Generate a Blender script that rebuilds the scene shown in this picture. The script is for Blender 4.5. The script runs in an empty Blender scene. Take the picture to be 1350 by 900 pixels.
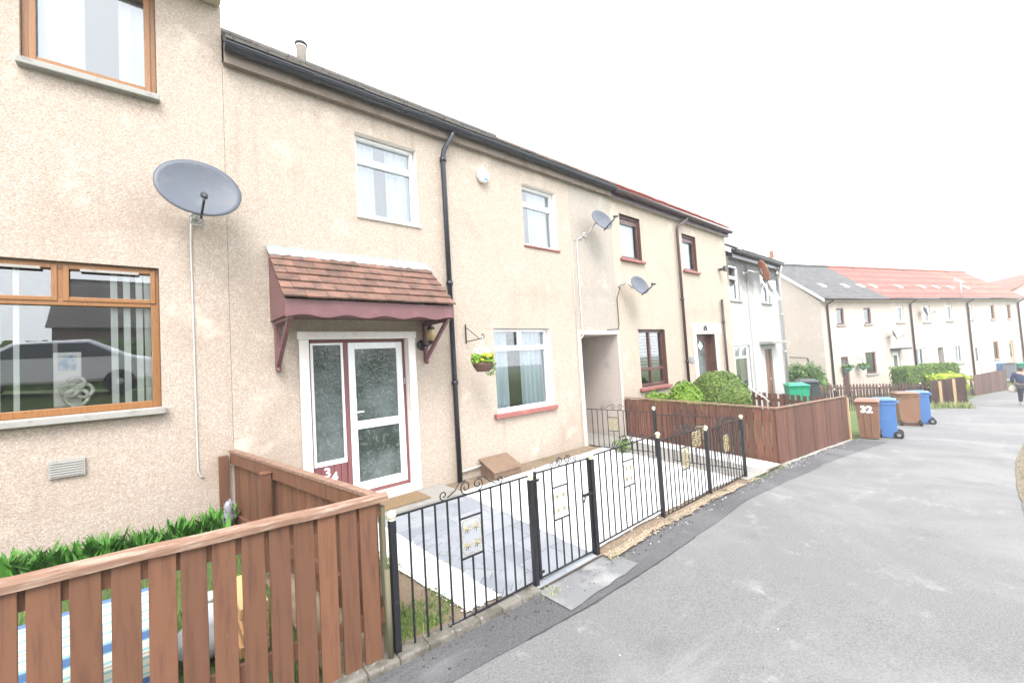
import bpy, bmesh, math, random
from mathutils import Vector, Matrix
random.seed(7)
R = random.Random(11)
C = bpy.context.scene.collection
PI = math.pi
scene = bpy.context.scene
VEIL_DENSITY = .0030

# ------------------------------------------------------------------ materials
MATS = {}
def _mix(nt, fac, a, b):
    n = nt.nodes.new('ShaderNodeMix'); n.data_type = 'RGBA'
    if isinstance(fac, (int, float)): n.inputs[0].default_value = fac
    else: nt.links.new(fac, n.inputs[0])
    for sock, v in ((6, a), (7, b)):
        if isinstance(v, tuple): n.inputs[sock].default_value = (*v, 1)
        else: nt.links.new(v, n.inputs[sock])
    return n.outputs[2]
def _coord(nt, kind, scale):
    tc = nt.nodes.new('ShaderNodeTexCoord')
    mp = nt.nodes.new('ShaderNodeMapping'); mp.inputs['Scale'].default_value = scale
    nt.links.new(tc.outputs[kind], mp.inputs['Vector'])
    return mp.outputs[0]
def _noise(nt, vec, scale, detail=4, rough=.6, dist=0):
    n = nt.nodes.new('ShaderNodeTexNoise'); n.inputs['Scale'].default_value = scale
    n.inputs['Detail'].default_value = detail; n.inputs['Roughness'].default_value = rough
    n.inputs['Distortion'].default_value = dist
    nt.links.new(vec, n.inputs['Vector']); return n.outputs[0]
def _vor(nt, vec, scale, out='Distance', rnd=1):
    n = nt.nodes.new('ShaderNodeTexVoronoi'); n.inputs['Scale'].default_value = scale
    n.inputs['Randomness'].default_value = rnd
    nt.links.new(vec, n.inputs['Vector']); return n.outputs[out]
def _ramp(nt, fac, lo, hi):
    n = nt.nodes.new('ShaderNodeMapRange'); n.interpolation_type = 'SMOOTHSTEP'
    n.inputs[1].default_value = lo; n.inputs[2].default_value = hi
    nt.links.new(fac, n.inputs[0]); return n.outputs[0]
def _math(nt, op, a, b=None):
    n = nt.nodes.new('ShaderNodeMath'); n.operation = op
    for i, v in enumerate((a, b)):
        if v is None: continue
        if isinstance(v, (int, float)): n.inputs[i].default_value = v
        else: nt.links.new(v, n.inputs[i])
    return n.outputs[0]

def mat(name, col, rough=.6, metal=0.0, layers=(), bump=None, island=0.0, spec=.5, coord='Object', scale=(1, 1, 1), brick=None, sss=0, coat=0):
    """layers: (scale, colour, lo, hi[, stretch]) noise patches of another colour; bump: (kind, scale, strength, distance)"""
    m = bpy.data.materials.new(name); m.use_nodes = True; MATS[name] = m
    nt = m.node_tree; b = nt.nodes['Principled BSDF']
    b.inputs['Roughness'].default_value = rough; b.inputs['Metallic'].default_value = metal
    b.inputs['Specular IOR Level'].default_value = spec
    if coat: b.inputs['Coat Weight'].default_value = coat
    c = col
    vec = _coord(nt, coord, scale)
    bh = None
    if brick:                                   # (width, height, mortar, colour2, mortar colour, offset)
        uv = _coord(nt, 'UV', (1, 1, 1))
        k = nt.nodes.new('ShaderNodeTexBrick'); k.offset = brick[5]
        k.inputs['Scale'].default_value = 1; k.inputs['Brick Width'].default_value = brick[0]; k.inputs['Row Height'].default_value = brick[1]
        k.inputs['Mortar Size'].default_value = brick[2]; k.inputs['Mortar Smooth'].default_value = .3
        k.inputs['Color1'].default_value = (*col, 1); k.inputs['Color2'].default_value = (*brick[3], 1); k.inputs['Mortar'].default_value = (*brick[4], 1)
        nt.links.new(uv, k.inputs['Vector']); c = k.outputs[0]; bh = k.outputs[1]
    for L in layers:
        v = vec if len(L) < 5 else _coord(nt, coord, L[4])
        f = _ramp(nt, _noise(nt, v, L[0], 5, .62), L[2], L[3])
        c = _mix(nt, f, c, L[1])
    if island:
        g = nt.nodes.new('ShaderNodeNewGeometry')
        h = nt.nodes.new('ShaderNodeHueSaturation')
        mr = nt.nodes.new('ShaderNodeMapRange'); mr.inputs[3].default_value = 1 - island; mr.inputs[4].default_value = 1 + island
        nt.links.new(g.outputs['Random Per Island'], mr.inputs[0]); nt.links.new(mr.outputs[0], h.inputs['Value'])
        if isinstance(c, tuple): h.inputs['Color'].default_value = (*c, 1)
        else: nt.links.new(c, h.inputs['Color'])
        c = h.outputs[0]
    if isinstance(c, tuple): b.inputs['Base Color'].default_value = (*c, 1)
    else: nt.links.new(c, b.inputs['Base Color'])
    hh = None
    if bump:
        kind, sc, st, dist = bump
        if kind == 'vor': hh = _vor(nt, vec, sc)
        else: hh = _noise(nt, vec, sc, 6, .65)
    elif bh is not None:
        st, dist = .6, .01; hh = _math(nt, 'SUBTRACT', 1.0, bh)
    if hh is not None:
        bp = nt.nodes.new('ShaderNodeBump'); bp.inputs['Strength'].default_value = st; bp.inputs['Distance'].default_value = dist
        nt.links.new(hh, bp.inputs['Height']); nt.links.new(bp.outputs[0], b.inputs['Normal'])
    return m

def roughcast(name, base, light, dark, pebble=.5, soot=None):
    """pebble-dash: small stones of many tints in a pale binder, with large stains"""
    m = bpy.data.materials.new(name); m.use_nodes = True; MATS[name] = m
    nt = m.node_tree; b = nt.nodes['Principled BSDF']; b.inputs['Roughness'].default_value = .92; b.inputs['Specular IOR Level'].default_value = .2
    vec = _coord(nt, 'Object', (1, 1, 1))
    d = _vor(nt, vec, 88)
    rc = nt.nodes.new('ShaderNodeTexVoronoi'); rc.inputs['Scale'].default_value = 88; nt.links.new(vec, rc.inputs['Vector'])
    sep = nt.nodes.new('ShaderNodeSeparateColor'); nt.links.new(rc.outputs['Color'], sep.inputs[0])
    c = _mix(nt, _ramp(nt, sep.outputs[0], .3, 1.0), base, light)
    c = _mix(nt, _math(nt, 'MULTIPLY', _ramp(nt, sep.outputs[1], .62, 1.0), pebble), c, dark)
    c = _mix(nt, _math(nt, 'MULTIPLY', _ramp(nt, d, .42, .75), .5), c, tuple(x * .72 for x in base))
    big = _noise(nt, vec, .9, 6, .65)
    c = _mix(nt, _math(nt, 'MULTIPLY', _ramp(nt, big, .5, .72), .42), c, dark)
    c = _mix(nt, _math(nt, 'MULTIPLY', _ramp(nt, _noise(nt, vec, 1.7, 6, .7), .54, .74), .55), c, tuple(min(.82, x * 1.32) for x in light))
    st = _noise(nt, _coord(nt, 'Object', (3.2, 3.2, .22)), 1.6, 5, .6)        # rain streaks running down
    c = _mix(nt, _math(nt, 'MULTIPLY', _ramp(nt, st, .56, .76), .3), c, tuple(x * .8 for x in dark))
    if soot:
        sx = nt.nodes.new('ShaderNodeSeparateXYZ'); nt.links.new(vec, sx.inputs[0])
        f = _math(nt, 'MULTIPLY', _ramp(nt, _math(nt, 'ADD', sx.outputs[2], _math(nt, 'MULTIPLY', _noise(nt, vec, 2.1, 5, .6), 1.1)), soot[0], soot[1]), .8)
        c = _mix(nt, f, c, (.05, .05, .052))
    nt.links.new(c, b.inputs['Base Color'])
    bp = nt.nodes.new('ShaderNodeBump'); bp.inputs['Strength'].default_value = .6; bp.inputs['Distance'].default_value = .0045; bp.invert = True
    nt.links.new(d, bp.inputs['Height']); nt.links.new(bp.outputs[0], b.inputs['Normal'])
    return m

def glass(name, tint=(1, 1, 1), refl=.16):
    m = bpy.data.materials.new(name); m.use_nodes = True; MATS[name] = m
    nt = m.node_tree; nt.nodes.remove(nt.nodes['Principled BSDF'])
    out = nt.nodes['Material Output']
    t = nt.nodes.new('ShaderNodeBsdfTransparent'); t.inputs[0].default_value = (*tint, 1)
    g = nt.nodes.new('ShaderNodeBsdfGlossy'); g.inputs['Roughness'].default_value = .004; g.inputs[0].default_value = (.95, .98, 1, 1)
    fr = nt.nodes.new('ShaderNodeFresnel'); fr.inputs[0].default_value = 1.5
    add = _math(nt, 'ADD', fr.outputs[0], refl - .04)
    cl = nt.nodes.new('ShaderNodeClamp'); nt.links.new(add, cl.inputs[0])
    mx = nt.nodes.new('ShaderNodeMixShader'); nt.links.new(cl.outputs[0], mx.inputs[0])
    nt.links.new(t.outputs[0], mx.inputs[1]); nt.links.new(g.outputs[0], mx.inputs[2]); nt.links.new(mx.outputs[0], out.inputs[0])
    return m

roughcast('roughcast_warm', (.40, .338, .287), (.505, .438, .378), (.28, .21, .155))
roughcast('roughcast_rose', (.415, .345, .295), (.51, .44, .385), (.31, .225, .17), .6)
roughcast('roughcast_cream', (.42, .358, .30), (.50, .44, .37), (.32, .25, .19), .4)
roughcast('roughcast_grey', (.355, .32, .285), (.43, .395, .35), (.27, .235, .195), .4)
roughcast('render_sooty', (.47, .47, .46), (.52, .52, .51), (.36, .36, .35), .15, soot=(4.4, 5.25))
roughcast('roughcast_far', (.50, .425, .37), (.56, .485, .43), (.42, .345, .29), .3)
roughcast('roughcast_pale', (.50, .44, .395), (.55, .49, .445), (.42, .36, .31), .2)
mat('passage_paint', (.50, .44, .40), .8, layers=((2.2, (.36, .31, .28), .5, .75),), bump=('noise', 60, .3, .004))
mat('reveal_white', (.76, .70, .67), .7, layers=((9, (.66, .58, .54), .5, .8),))
mat('reveal_brown', (.10, .045, .035), .6)
mat('white_plastic', (.80, .82, .84), .32, layers=((6, (.72, .74, .77), .5, .8),))
mat('white_paint', (.80, .77, .75), .6, layers=((7, (.70, .64, .60), .55, .75),), bump=('noise', 40, .15, .004))
mat('cream_paint', (.52, .475, .42), .7, layers=((7, (.44, .39, .335), .5, .75),))
mat('oak_frame', (.26, .115, .036), .38, layers=((9, (.19, .08, .025), .42, .72, (14, 14, 1)),))
mat('brown_frame', (.095, .04, .03), .4, layers=((8, (.07, .03, .024), .4, .7),))
mat('red_paint', (.19, .068, .072), .55, layers=((6, (.20, .08, .08), .5, .75), (30, (.11, .036, .038), .6, .75)))
mat('sill_red', (.26, .090, .080), .6, layers=((9, (.36, .17, .15), .5, .8),))
mat('sill_stone', (.30, .29, .275), .8, layers=((8, (.20, .19, .175), .5, .75), (60, (.38, .37, .35), .55, .7)))
mat('canopy_paint', (.145, .062, .068), .5, layers=((5, (.19, .09, .096), .5, .75), (40, (.11, .044, .047), .62, .75)), bump=('noise', 35, .12, .004))
mat('canopy_tile', (.165, .085, .062), .85, island=.22, layers=((7, (.095, .058, .045), .42, .64), (16, (.165, .105, .075), .56, .70), (38, (.42, .40, .36), .70, .75)), bump=('noise', 60, .5, .006))
mat('lead', (.29, .33, .37), .5, .1, layers=((6, (.33, .37, .41), .45, .7),), bump=('noise', 8, .4, .01))
mat('gutter_black', (.012, .014, .022), .28)
mat('gutter_brown', (.045, .022, .022), .4)
mat('soffit_dark', (.215, .172, .145), .85, layers=((4, (.15, .11, .08), .48, .72), (14, (.42, .34, .27), .62, .75)))
mat('soffit_cream', (.52, .43, .32), .8, layers=((5, (.42, .33, .23), .5, .75),))
mat('roof_dark', (.07, .066, .062), .9, layers=((5, (.13, .115, .10), .5, .7), (22, (.19, .18, .155), .56, .72), (11, (.06, .062, .035), .55, .7)), bump=('noise', 30, .8, .012), brick=(.33, .28, .012, (.11, .095, .085), (.03, .028, .026), .5))
mat('roof_red', (.36, .085, .062), .8, layers=((5, (.28, .07, .05), .5, .75),), brick=(.30, .30, .014, (.42, .115, .08), (.18, .04, .03), 0))
mat('roof_red_old', (.24, .075, .050), .8, layers=((3, (.19, .052, .036), .5, .75),), brick=(3, .72, .2, (.27, .088, .060), (.14, .045, .034), 0))
mat('roof_orange', (.29, .095, .060), .8, layers=((3, (.25, .08, .05), .5, .75),), brick=(3, .72, .2, (.32, .108, .068), (.17, .055, .036), 0))
mat('roof_grey', (.075, .074, .076), .85, layers=((2.5, (.045, .046, .048), .46, .68), (1.2, (.17, .165, .165), .6, .74), (9, (.12, .11, .105), .6, .75)), brick=(.36, .34, .02, (.095, .094, .095), (.04, .04, .04), .5))
mat('pale_tile', (.36, .33, .31), .8)
mat('clay', (.45, .20, .13), .85, layers=((12, (.30, .14, .10), .5, .75),))
mat('interior', (.085, .075, .07), .9, layers=((1.5, (.14, .11, .09), .45, .7),))
mat('interior_pale', (.36, .42, .52), .9)  # room lining coloured blue to stand in for sky reflected in the panes
mat('curtain', (.60, .68, .74), .9, layers=((14, (.50, .58, .65), .4, .7, (1, 1, .05)),))
mat('blind', (.80, .83, .80), .8, layers=((20, (.74, .78, .74), .4, .7, (1, 1, .05)),))
mat('tarnished_silver', (.74, .72, .67), .3, .1)
mat('card_photo', (.62, .66, .72), .6, layers=((9, (.25, .36, .52), .45, .6),))
glass('pane_glass', (.93, .96, .98), .20)
glass('pane_glass_near', (.96, .98, .98), .21)
glass('pane_glass_dark', (.75, .79, .82), .30)
mat('fence_brown', (.142, .062, .032), .72, island=.2, layers=((3, (.092, .039, .022), .45, .72, (9, 9, .8)), (26, (.155, .085, .058), .62, .78, (3, 3, .6)), (6, (.22, .13, .09), .66, .78), (19, (.36, .27, .22), .73, .78, (1.2, 1.2, .9))), bump=('noise', 14, .25, .004), scale=(6, 6, .8))
mat('rail_worn', (.19, .105, .070), .75, layers=((5, (.29, .21, .16), .45, .66, (1.2, 9, 9)), (18, (.11, .055, .038), .6, .74, (1, 6, 6))), bump=('noise', 30, .3, .004))
mat('fence_red', (.098, .038, .024), .8, island=.28, layers=((3, (.14, .058, .038), .45, .7, (6, 6, .7)), (5, (.19, .11, .08), .64, .8, (8, 8, .6)), (2.2, (.075, .075, .03), .62, .78)), bump=('noise', 12, .3, .004), scale=(6, 6, .8))
mat('fence_dark', (.095, .052, .042), .85, island=.3, layers=((4, (.15, .095, .075), .5, .75, (6, 6, .7)),))
mat('timber_pale', (.50, .36, .21), .8, layers=((6, (.40, .27, .15), .45, .7, (8, 8, .6)),))
mat('timber_green', (.13, .115, .075), .85, layers=((5, (.08, .095, .04), .45, .7, (5, 5, .6)),))
mat('iron_black', (.012, .013, .017), .38, layers=((24, (.05, .05, .055), .6, .72), (60, (.42, .42, .42), .76, .79)))
mat('ball_cream', (.74, .68, .50), .5, layers=((18, (.55, .47, .30), .55, .7),))
mat('motif_gold', (.27, .225, .10), .45, .1, layers=((30, (.46, .43, .34), .50, .64),))
mat('dish_grey', (.074, .086, .112), .5, layers=((9, (.10, .108, .125), .5, .75), (50, (.06, .068, .086), .6, .75)))
mat('dish_rust', (.46, .18, .10), .7, layers=((9, (.34, .13, .08), .45, .7),))
mat('galvanised', (.55, .55, .55), .35, .6, layers=((18, (.38, .38, .38), .5, .7),))
mat('dark_plastic', (.035, .037, .042), .5)
mat('cable_white', (.52, .51, .49), .5)
mat('cable_black', (.03, .03, .035), .5)
mat('amber_glass', (.34, .25, .10), .25, coat=.3)
mat('bin_brown', (.215, .112, .068), .48, layers=((4, (.26, .145, .092), .5, .75), (30, (.20, .095, .05), .6, .75)))
mat('bin_blue', (.075, .19, .46), .42, layers=((5, (.10, .23, .50), .5, .75),))
mat('bin_green', (.02, .30, .17), .45, layers=((5, (.035, .36, .21), .5, .75),))
mat('bin_black', (.045, .05, .06), .5, layers=((5, (.08, .085, .10), .5, .75),))
mat('bin_grey', (.22, .24, .28), .5)
mat('rubber', (.018, .018, .02), .7)
mat('digit_white', (.82, .82, .82), .6)
mat('coir', (.22, .15, .08), .95, layers=((80, (.16, .10, .05), .45, .65),), bump=('noise', 160, .8, .01))
mat('box_brown', (.175, .115, .078), .7, layers=((7, (.14, .088, .058), .45, .7), (30, (.24, .17, .125), .6, .75)))
mat('concrete', (.255, .242, .222), .88, layers=((4, (.19, .178, .16), .46, .66), (30, (.27, .26, .245), .58, .7), (90, (.10, .095, .085), .62, .72)), bump=('noise', 90, .35, .004))
mat('concrete_pale', (.15, .153, .16), .9, layers=((1.6, (.25, .25, .25), .46, .66), (5, (.085, .087, .09), .52, .70), (60, (.40, .40, .40), .68, .74)), bump=('noise', 120, .35, .003))
mat('slab_grey', (.185, .20, .228), .82, layers=((2.4, (.27, .285, .31), .46, .7), (30, (.14, .15, .168), .6, .74)), brick=(.45, .35, .005, (.245, .26, .288), (.12, .128, .142), .5))
mat('chips_white', (.80, .80, .80), .85, layers=((120, (.58, .57, .56), .6, .75), (2, (.86, .86, .86), .5, .7)), bump=('vor', 55, 1.0, .02))
mat('gravel_beige', (.29, .225, .155), .9, island=.3, layers=((60, (.46, .40, .32), .5, .64), (75, (.14, .10, .065), .58, .70), (3, (.12, .095, .065), .52, .70)), bump=('vor', 45, 1.0, .02))
mat('soil', (.17, .125, .085), .95, layers=((6, (.24, .18, .13), .5, .7), (40, (.34, .28, .22), .62, .74), (3, (.12, .10, .05), .55, .72)), bump=('noise', 30, .8, .02))
mat('gravel_pale', (.36, .345, .32), .9, layers=((60, (.60, .59, .57), .48, .64), (50, (.16, .15, .12), .56, .70), (4, (.14, .14, .10), .55, .72)), bump=('vor', 45, 1.0, .02))
mat('brown_brick', (.11, .06, .045), .9, brick=(.22, .075, .01, (.14, .075, .055), (.18, .16, .14), .5))
mat('tar', (.03, .03, .033), .6)
mat('verge_soil', (.17, .135, .095), .95, layers=((7, (.11, .10, .05), .45, .65), (40, (.30, .25, .19), .58, .7)), bump=('noise', 30, .8, .02))
mat('dark_soil', (.055, .042, .032), .95)
mat('kerb_stone', (.16, .148, .13), .9, layers=((5, (.085, .078, .062), .44, .64), (24, (.23, .215, .195), .56, .7), (9, (.075, .08, .04), .60, .74)), bump=('noise', 40, .8, .012))
mat('grass_ground', (.075, .115, .03), .95, layers=((.6, (.12, .13, .05), .45, .7), (5, (.05, .09, .02), .5, .7)), bump=('noise', 40, .8, .03))
def leaf(name, a, b_, c_, sc=2.2):
    mat(name, a, .6, island=.35, layers=((sc, b_, .42, .66), (sc * 3.1, c_, .55, .75)), spec=.3)
leaf('leaf_clipped', (.105, .165, .032), (.145, .215, .045), (.075, .125, .022))
leaf('leaf_lime', (.13, .24, .022), (.21, .33, .04), (.085, .17, .018))
leaf('leaf_conifer', (.07, .155, .035), (.12, .23, .06), (.045, .105, .025))
leaf('leaf_hedge', (.075, .14, .022), (.12, .19, .035), (.045, .095, .015))
leaf('leaf_bright', (.30, .40, .025), (.40, .48, .05), (.20, .30, .02))
leaf('leaf_bluebell', (.05, .16, .02), (.09, .24, .035), (.03, .10, .014), 4)
leaf('grass_blade', (.09, .17, .03), (.15, .22, .05), (.16, .15, .06), 5)
leaf('grass_dead', (.17, .145, .085), (.13, .12, .06), (.22, .19, .12), 3)
leaf('grass_dry', (.30, .33, .13), (.20, .28, .09), (.38, .36, .20), 3)
mat('wicker', (.11, .06, .045), .85, bump=('noise', 70, .9, .01), layers=((40, (.17, .10, .075), .5, .7),))
mat('petal_yellow', (.78, .62, .04), .6); mat('petal_white', (.82, .82, .80), .6); mat('petal_red', (.62, .06, .05), .6)
mat('basket_teal', (.10, .30, .25), .8)
mat('skin', (.46, .27, .20), .6); mat('hair', (.06, .04, .035), .8, layers=((20, (.10, .065, .05), .4, .7),))
mat('jacket_navy', (.022, .036, .085), .8, layers=((6, (.03, .05, .11), .5, .7),))
mat('trouser_dark', (.035, .037, .045), .85, layers=((6, (.06, .062, .07), .5, .7),))
mat('shoe_pale', (.4, .4, .42), .6)
mat('bag_pale', (.72, .60, .52), .6, layers=((8, (.80, .76, .72), .5, .7),))
mat('car_silver', (.68, .70, .73), .3, .2, coat=.6); mat('car_glass', (.10, .12, .14), .08); mat('tyre', (.02, .02, .022), .8)
mat('lamp_clear', (.7, .72, .75), .15)
mat('door_brown', (.16, .075, .045), .5, layers=((7, (.20, .10, .06), .45, .7),))
mat('door_pale_wood', (.55, .32, .15), .6)
mat('mattress_stripe', (.66, .72, .66), .8)
mat('canvas_white', (.45, .48, .52), .8, layers=((12, (.30, .36, .40), .5, .7),))
mat('plastic_sheet', (.26, .27, .30), .25)

# lounger cloth: cream, teal and blue bands (a printed cloth)
m = MATS['mattress_stripe']; nt = m.node_tree; b = nt.nodes['Principled BSDF']
v = _coord(nt, 'Object', (1, 1, 1))
w = nt.nodes.new('ShaderNodeTexWave'); w.wave_type = 'BANDS'; w.bands_direction = 'Z'; w.inputs['Scale'].default_value = 9; nt.links.new(v, w.inputs[0])
w2 = nt.nodes.new('ShaderNodeTexWave'); w2.wave_type = 'BANDS'; w2.bands_direction = 'Z'; w2.inputs['Scale'].default_value = 1.7; nt.links.new(v, w2.inputs[0])
c1 = _mix(nt, _ramp(nt, w.outputs[1], .75, .95), (.50, .52, .44), (.20, .40, .42))
c1 = _mix(nt, _ramp(nt, w2.outputs[1], .90, .97), c1, (.05, .12, .26)); nt.links.new(c1, b.inputs['Base Color'])

# frosted, leaf-patterned door glass
def frosted(name):
    m = bpy.data.materials.new(name); m.use_nodes = True; MATS[name] = m
    nt = m.node_tree; b = nt.nodes['Principled BSDF']; b.inputs['Roughness'].default_value = .16
    v = _coord(nt, 'Object', (1, 1, 1))
    c = _mix(nt, _ramp(nt, _noise(nt, v, 2.2, 5, .6), .36, .66), (.028, .042, .034), (.11, .135, .135))
    c = _mix(nt, _math(nt, 'MULTIPLY', _ramp(nt, _noise(nt, v, 7.5, 2, .5, 3.2), .54, .66), .30), c, (.24, .27, .265))
    nt.links.new(c, b.inputs['Base Color'])
    bp = nt.nodes.new('ShaderNodeBump'); bp.inputs['Strength'].default_value = .55; bp.inputs['Distance'].default_value = .012
    nt.links.new(_noise(nt, v, 9, 2, .5, 3.0), bp.inputs['Height']); nt.links.new(bp.outputs[0], b.inputs['Normal'])
frosted('frosted_glass')

# asphalts
def asphalt(name, base, pale, dust, amount):
    m = bpy.data.materials.new(name); m.use_nodes = True; MATS[name] = m
    nt = m.node_tree; b = nt.nodes['Principled BSDF']; b.inputs['Roughness'].default_value = .8; b.inputs['Specular IOR Level'].default_value = .35
    v = _coord(nt, 'Object', (1, 1, 1))
    c = _mix(nt, _ramp(nt, _noise(nt, v, 85, 4, .75), .38, .62), base, pale)
    c = _mix(nt, _math(nt, 'MULTIPLY', _ramp(nt, _noise(nt, v, .55, 6, .62, .6), .42, .72), amount), c, dust)
    c = _mix(nt, _math(nt, 'MULTIPLY', _ramp(nt, _noise(nt, _coord(nt, 'Object', (.35, 1.6, 1)), 1.5, 6, .7, .8), .55, .74), amount), c, dust)
    c = _mix(nt, _math(nt, 'MULTIPLY', _ramp(nt, _noise(nt, v, 3.2, 9, .8, .15), .57, .74), amount * .9), c, tuple(min(.8, x * 1.5) for x in dust))
    c = _mix(nt, _ramp(nt, _noise(nt, v, 11, 4, .6, .3), .735, .755), c, (.5, .5, .49))
    c = _mix(nt, _ramp(nt, _noise(nt, v, 42, 3, .6), .70, .74), c, pale)
    c = _mix(nt, _ramp(nt, _noise(nt, v, 60, 3, .6), .66, .72), c, tuple(x * .55 for x in base))
    c = _mix(nt, _math(nt, 'MULTIPLY', _ramp(nt, _noise(nt, v, 1.15, 9, .72), .57, .74), amount), c, tuple(min(.8, x * 1.5) for x in dust))
    c = _mix(nt, _math(nt, 'MULTIPLY', _ramp(nt, _noise(nt, v, .9, 6, .7), .58, .74), .45), c, tuple(x * .7 for x in base))
    nt.links.new(c, b.inputs['Base Color'])
    bp = nt.nodes.new('ShaderNodeBump'); bp.inputs['Strength'].default_value = .8; bp.inputs['Distance'].default_value = .008
    nt.links.new(_noise(nt, v, 95, 4, .75), bp.inputs['Height']); nt.links.new(bp.outputs[0], b.inputs['Normal'])
asphalt('asphalt_lane', (.112, .112, .115), (.178, .177, .176), (.235, .232, .226), .55)
asphalt('asphalt_dark', (.058, .058, .064), (.105, .105, .11), (.19, .19, .19), .5)

# ------------------------------------------------------------------ mesh builder
ORG = {}
class MB:
    def __init__(s): s.v = []; s.f = []; s.mi = []; s.sm = []; s.cur = 0; s.smooth = False
    def vert(s, p): s.v.append(tuple(p)); return len(s.v) - 1
    def face(s, idx): s.f.append(tuple(idx)); s.mi.append(s.cur); s.sm.append(s.smooth)
    def poly(s, pts): s.face([s.vert(p) for p in pts])
    def prism(s, pts, vec):                         # polygon pts extruded by vec
        a = [s.vert(p) for p in pts]; b = [s.vert(tuple(p[i] + vec[i] for i in range(3))) for p in pts]
        n = len(pts); s.face(a[::-1]); s.face(b)
        for i in range(n): s.face((a[i], a[(i + 1) % n], b[(i + 1) % n], b[i]))
    def hexa(s, p):                                  # 8 corners: bottom 4 then top 4
        i = [s.vert(q) for q in p]
        for f in ((3, 2, 1, 0), (4, 5, 6, 7), (0, 1, 5, 4), (1, 2, 6, 5), (2, 3, 7, 6), (3, 0, 4, 7)): s.face([i[k] for k in f])
    def box(s, x0, x1, y0, y1, z0, z1, F=None):
        P = F or (lambda a, b, c: (a, b, c))
        s.hexa([P(x0, y0, z0), P(x1, y0, z0), P(x1, y1, z0), P(x0, y1, z0), P(x0, y0, z1), P(x1, y0, z1), P(x1, y1, z1), P(x0, y1, z1)])
    def tube(s, pts, r, seg=8, caps=True, closed=False):
        pts = [Vector(p) for p in pts]; n = len(pts); rr = r if isinstance(r, (list, tuple)) else [r] * n
        rings = []; up = None; s.smooth = True
        for i, p in enumerate(pts):
            t = (pts[(i + 1) % n] - pts[i - 1]) if closed else (pts[min(i + 1, n - 1)] - pts[max(i - 1, 0)])
            t.normalize()
            if up is None: up = t.orthogonal().normalized()
            up = (up - t * up.dot(t)); up = up.normalized() if up.length > 1e-6 else t.orthogonal().normalized()
            w = t.cross(up)
            rings.append([s.vert(p + (up * math.cos(a) + w * math.sin(a)) * rr[i]) for a in [2 * PI * k / seg for k in range(seg)]])
        m = n if closed else n - 1
        for i in range(m):
            A, B = rings[i], rings[(i + 1) % n]
            for k in range(seg): s.face((A[k], A[(k + 1) % seg], B[(k + 1) % seg], B[k]))
        s.smooth = False
        if caps and not closed: s.face(rings[0][::-1]); s.face(rings[-1])
    def bar(s, a, b, w, h=None, up=(0, 0, 1)):      # square bar
        a, b = Vector(a), Vector(b); t = (b - a).normalized(); u = Vector(up)
        if abs(t.dot(u)) > .95: u = Vector((1, 0, 0))
        sd = t.cross(u).normalized(); u = sd.cross(t); h = h or w
        o = [sd * w / 2 * i + u * h / 2 * j for i, j in ((-1, -1), (1, -1), (1, 1), (-1, 1))]
        s.hexa([a + q for q in o] + [b + q for q in o])
    def lathe(s, prof, c=(0, 0, 0), seg=16, M=None):   # prof: (r, z)
        s.smooth = True; rings = []
        for r, z in prof:
            ring = []
            for k in range(seg):
                p = Vector((r * math.cos(2 * PI * k / seg), r * math.sin(2 * PI * k / seg), z))
                if M: p = M @ p
                ring.append(s.vert(p + Vector(c)))
            rings.append(ring)
        for A, B in zip(rings, rings[1:]):
            for k in range(seg): s.face((A[k], A[(k + 1) % seg], B[(k + 1) % seg], B[k]))
        s.smooth = False; s.face(rings[0][::-1]); s.face(rings[-1])
    def ball(s, c, r, seg=14, sq=1):
        s.lathe([(max(1e-4, r * math.sin(PI * i / 8)), -r * sq * math.cos(PI * i / 8)) for i in range(9)], c, seg)
    def build(s, name, m, parent=None, bevel=0, local=False, kind=None):
        me = bpy.data.meshes.new(name)
        o0 = Vector((0, 0, 0)) if (local or parent is None) else ORG.get(parent.name, Vector((0, 0, 0)))
        vs = [Vector(p) - o0 for p in s.v]
        me.from_pydata([tuple(p) for p in vs], [], s.f)
        ms = m if isinstance(m, (list, tuple)) else [m]
        for k in ms: me.materials.append(MATS[k])
        me.polygons.foreach_set('material_index', s.mi); me.polygons.foreach_set('use_smooth', s.sm)
        uv = me.uv_layers.new(name='UVMap')
        for p in me.polygons:
            n = p.normal; t = Vector((0, 0, 1)).cross(n)
            t = t.normalized() if t.length > 1e-4 else Vector((1, 0, 0))
            bb = n.cross(t)
            for li in p.loop_indices:
                q = me.vertices[me.loops[li].vertex_index].co; uv.data[li].uv = (q.dot(t), q.dot(bb))
        ob = bpy.data.objects.new(name, me); C.objects.link(ob)
        if parent is not None: ob.parent = parent
        ORG[ob.name] = o0 if not local else Vector((0, 0, 0))
        if bevel:
            md = ob.modifiers.new('bevel', 'BEVEL'); md.width = bevel; md.segments = 2; md.limit_method = 'ANGLE'; md.angle_limit = .6
        if kind: ob['kind'] = kind
        return ob

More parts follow.
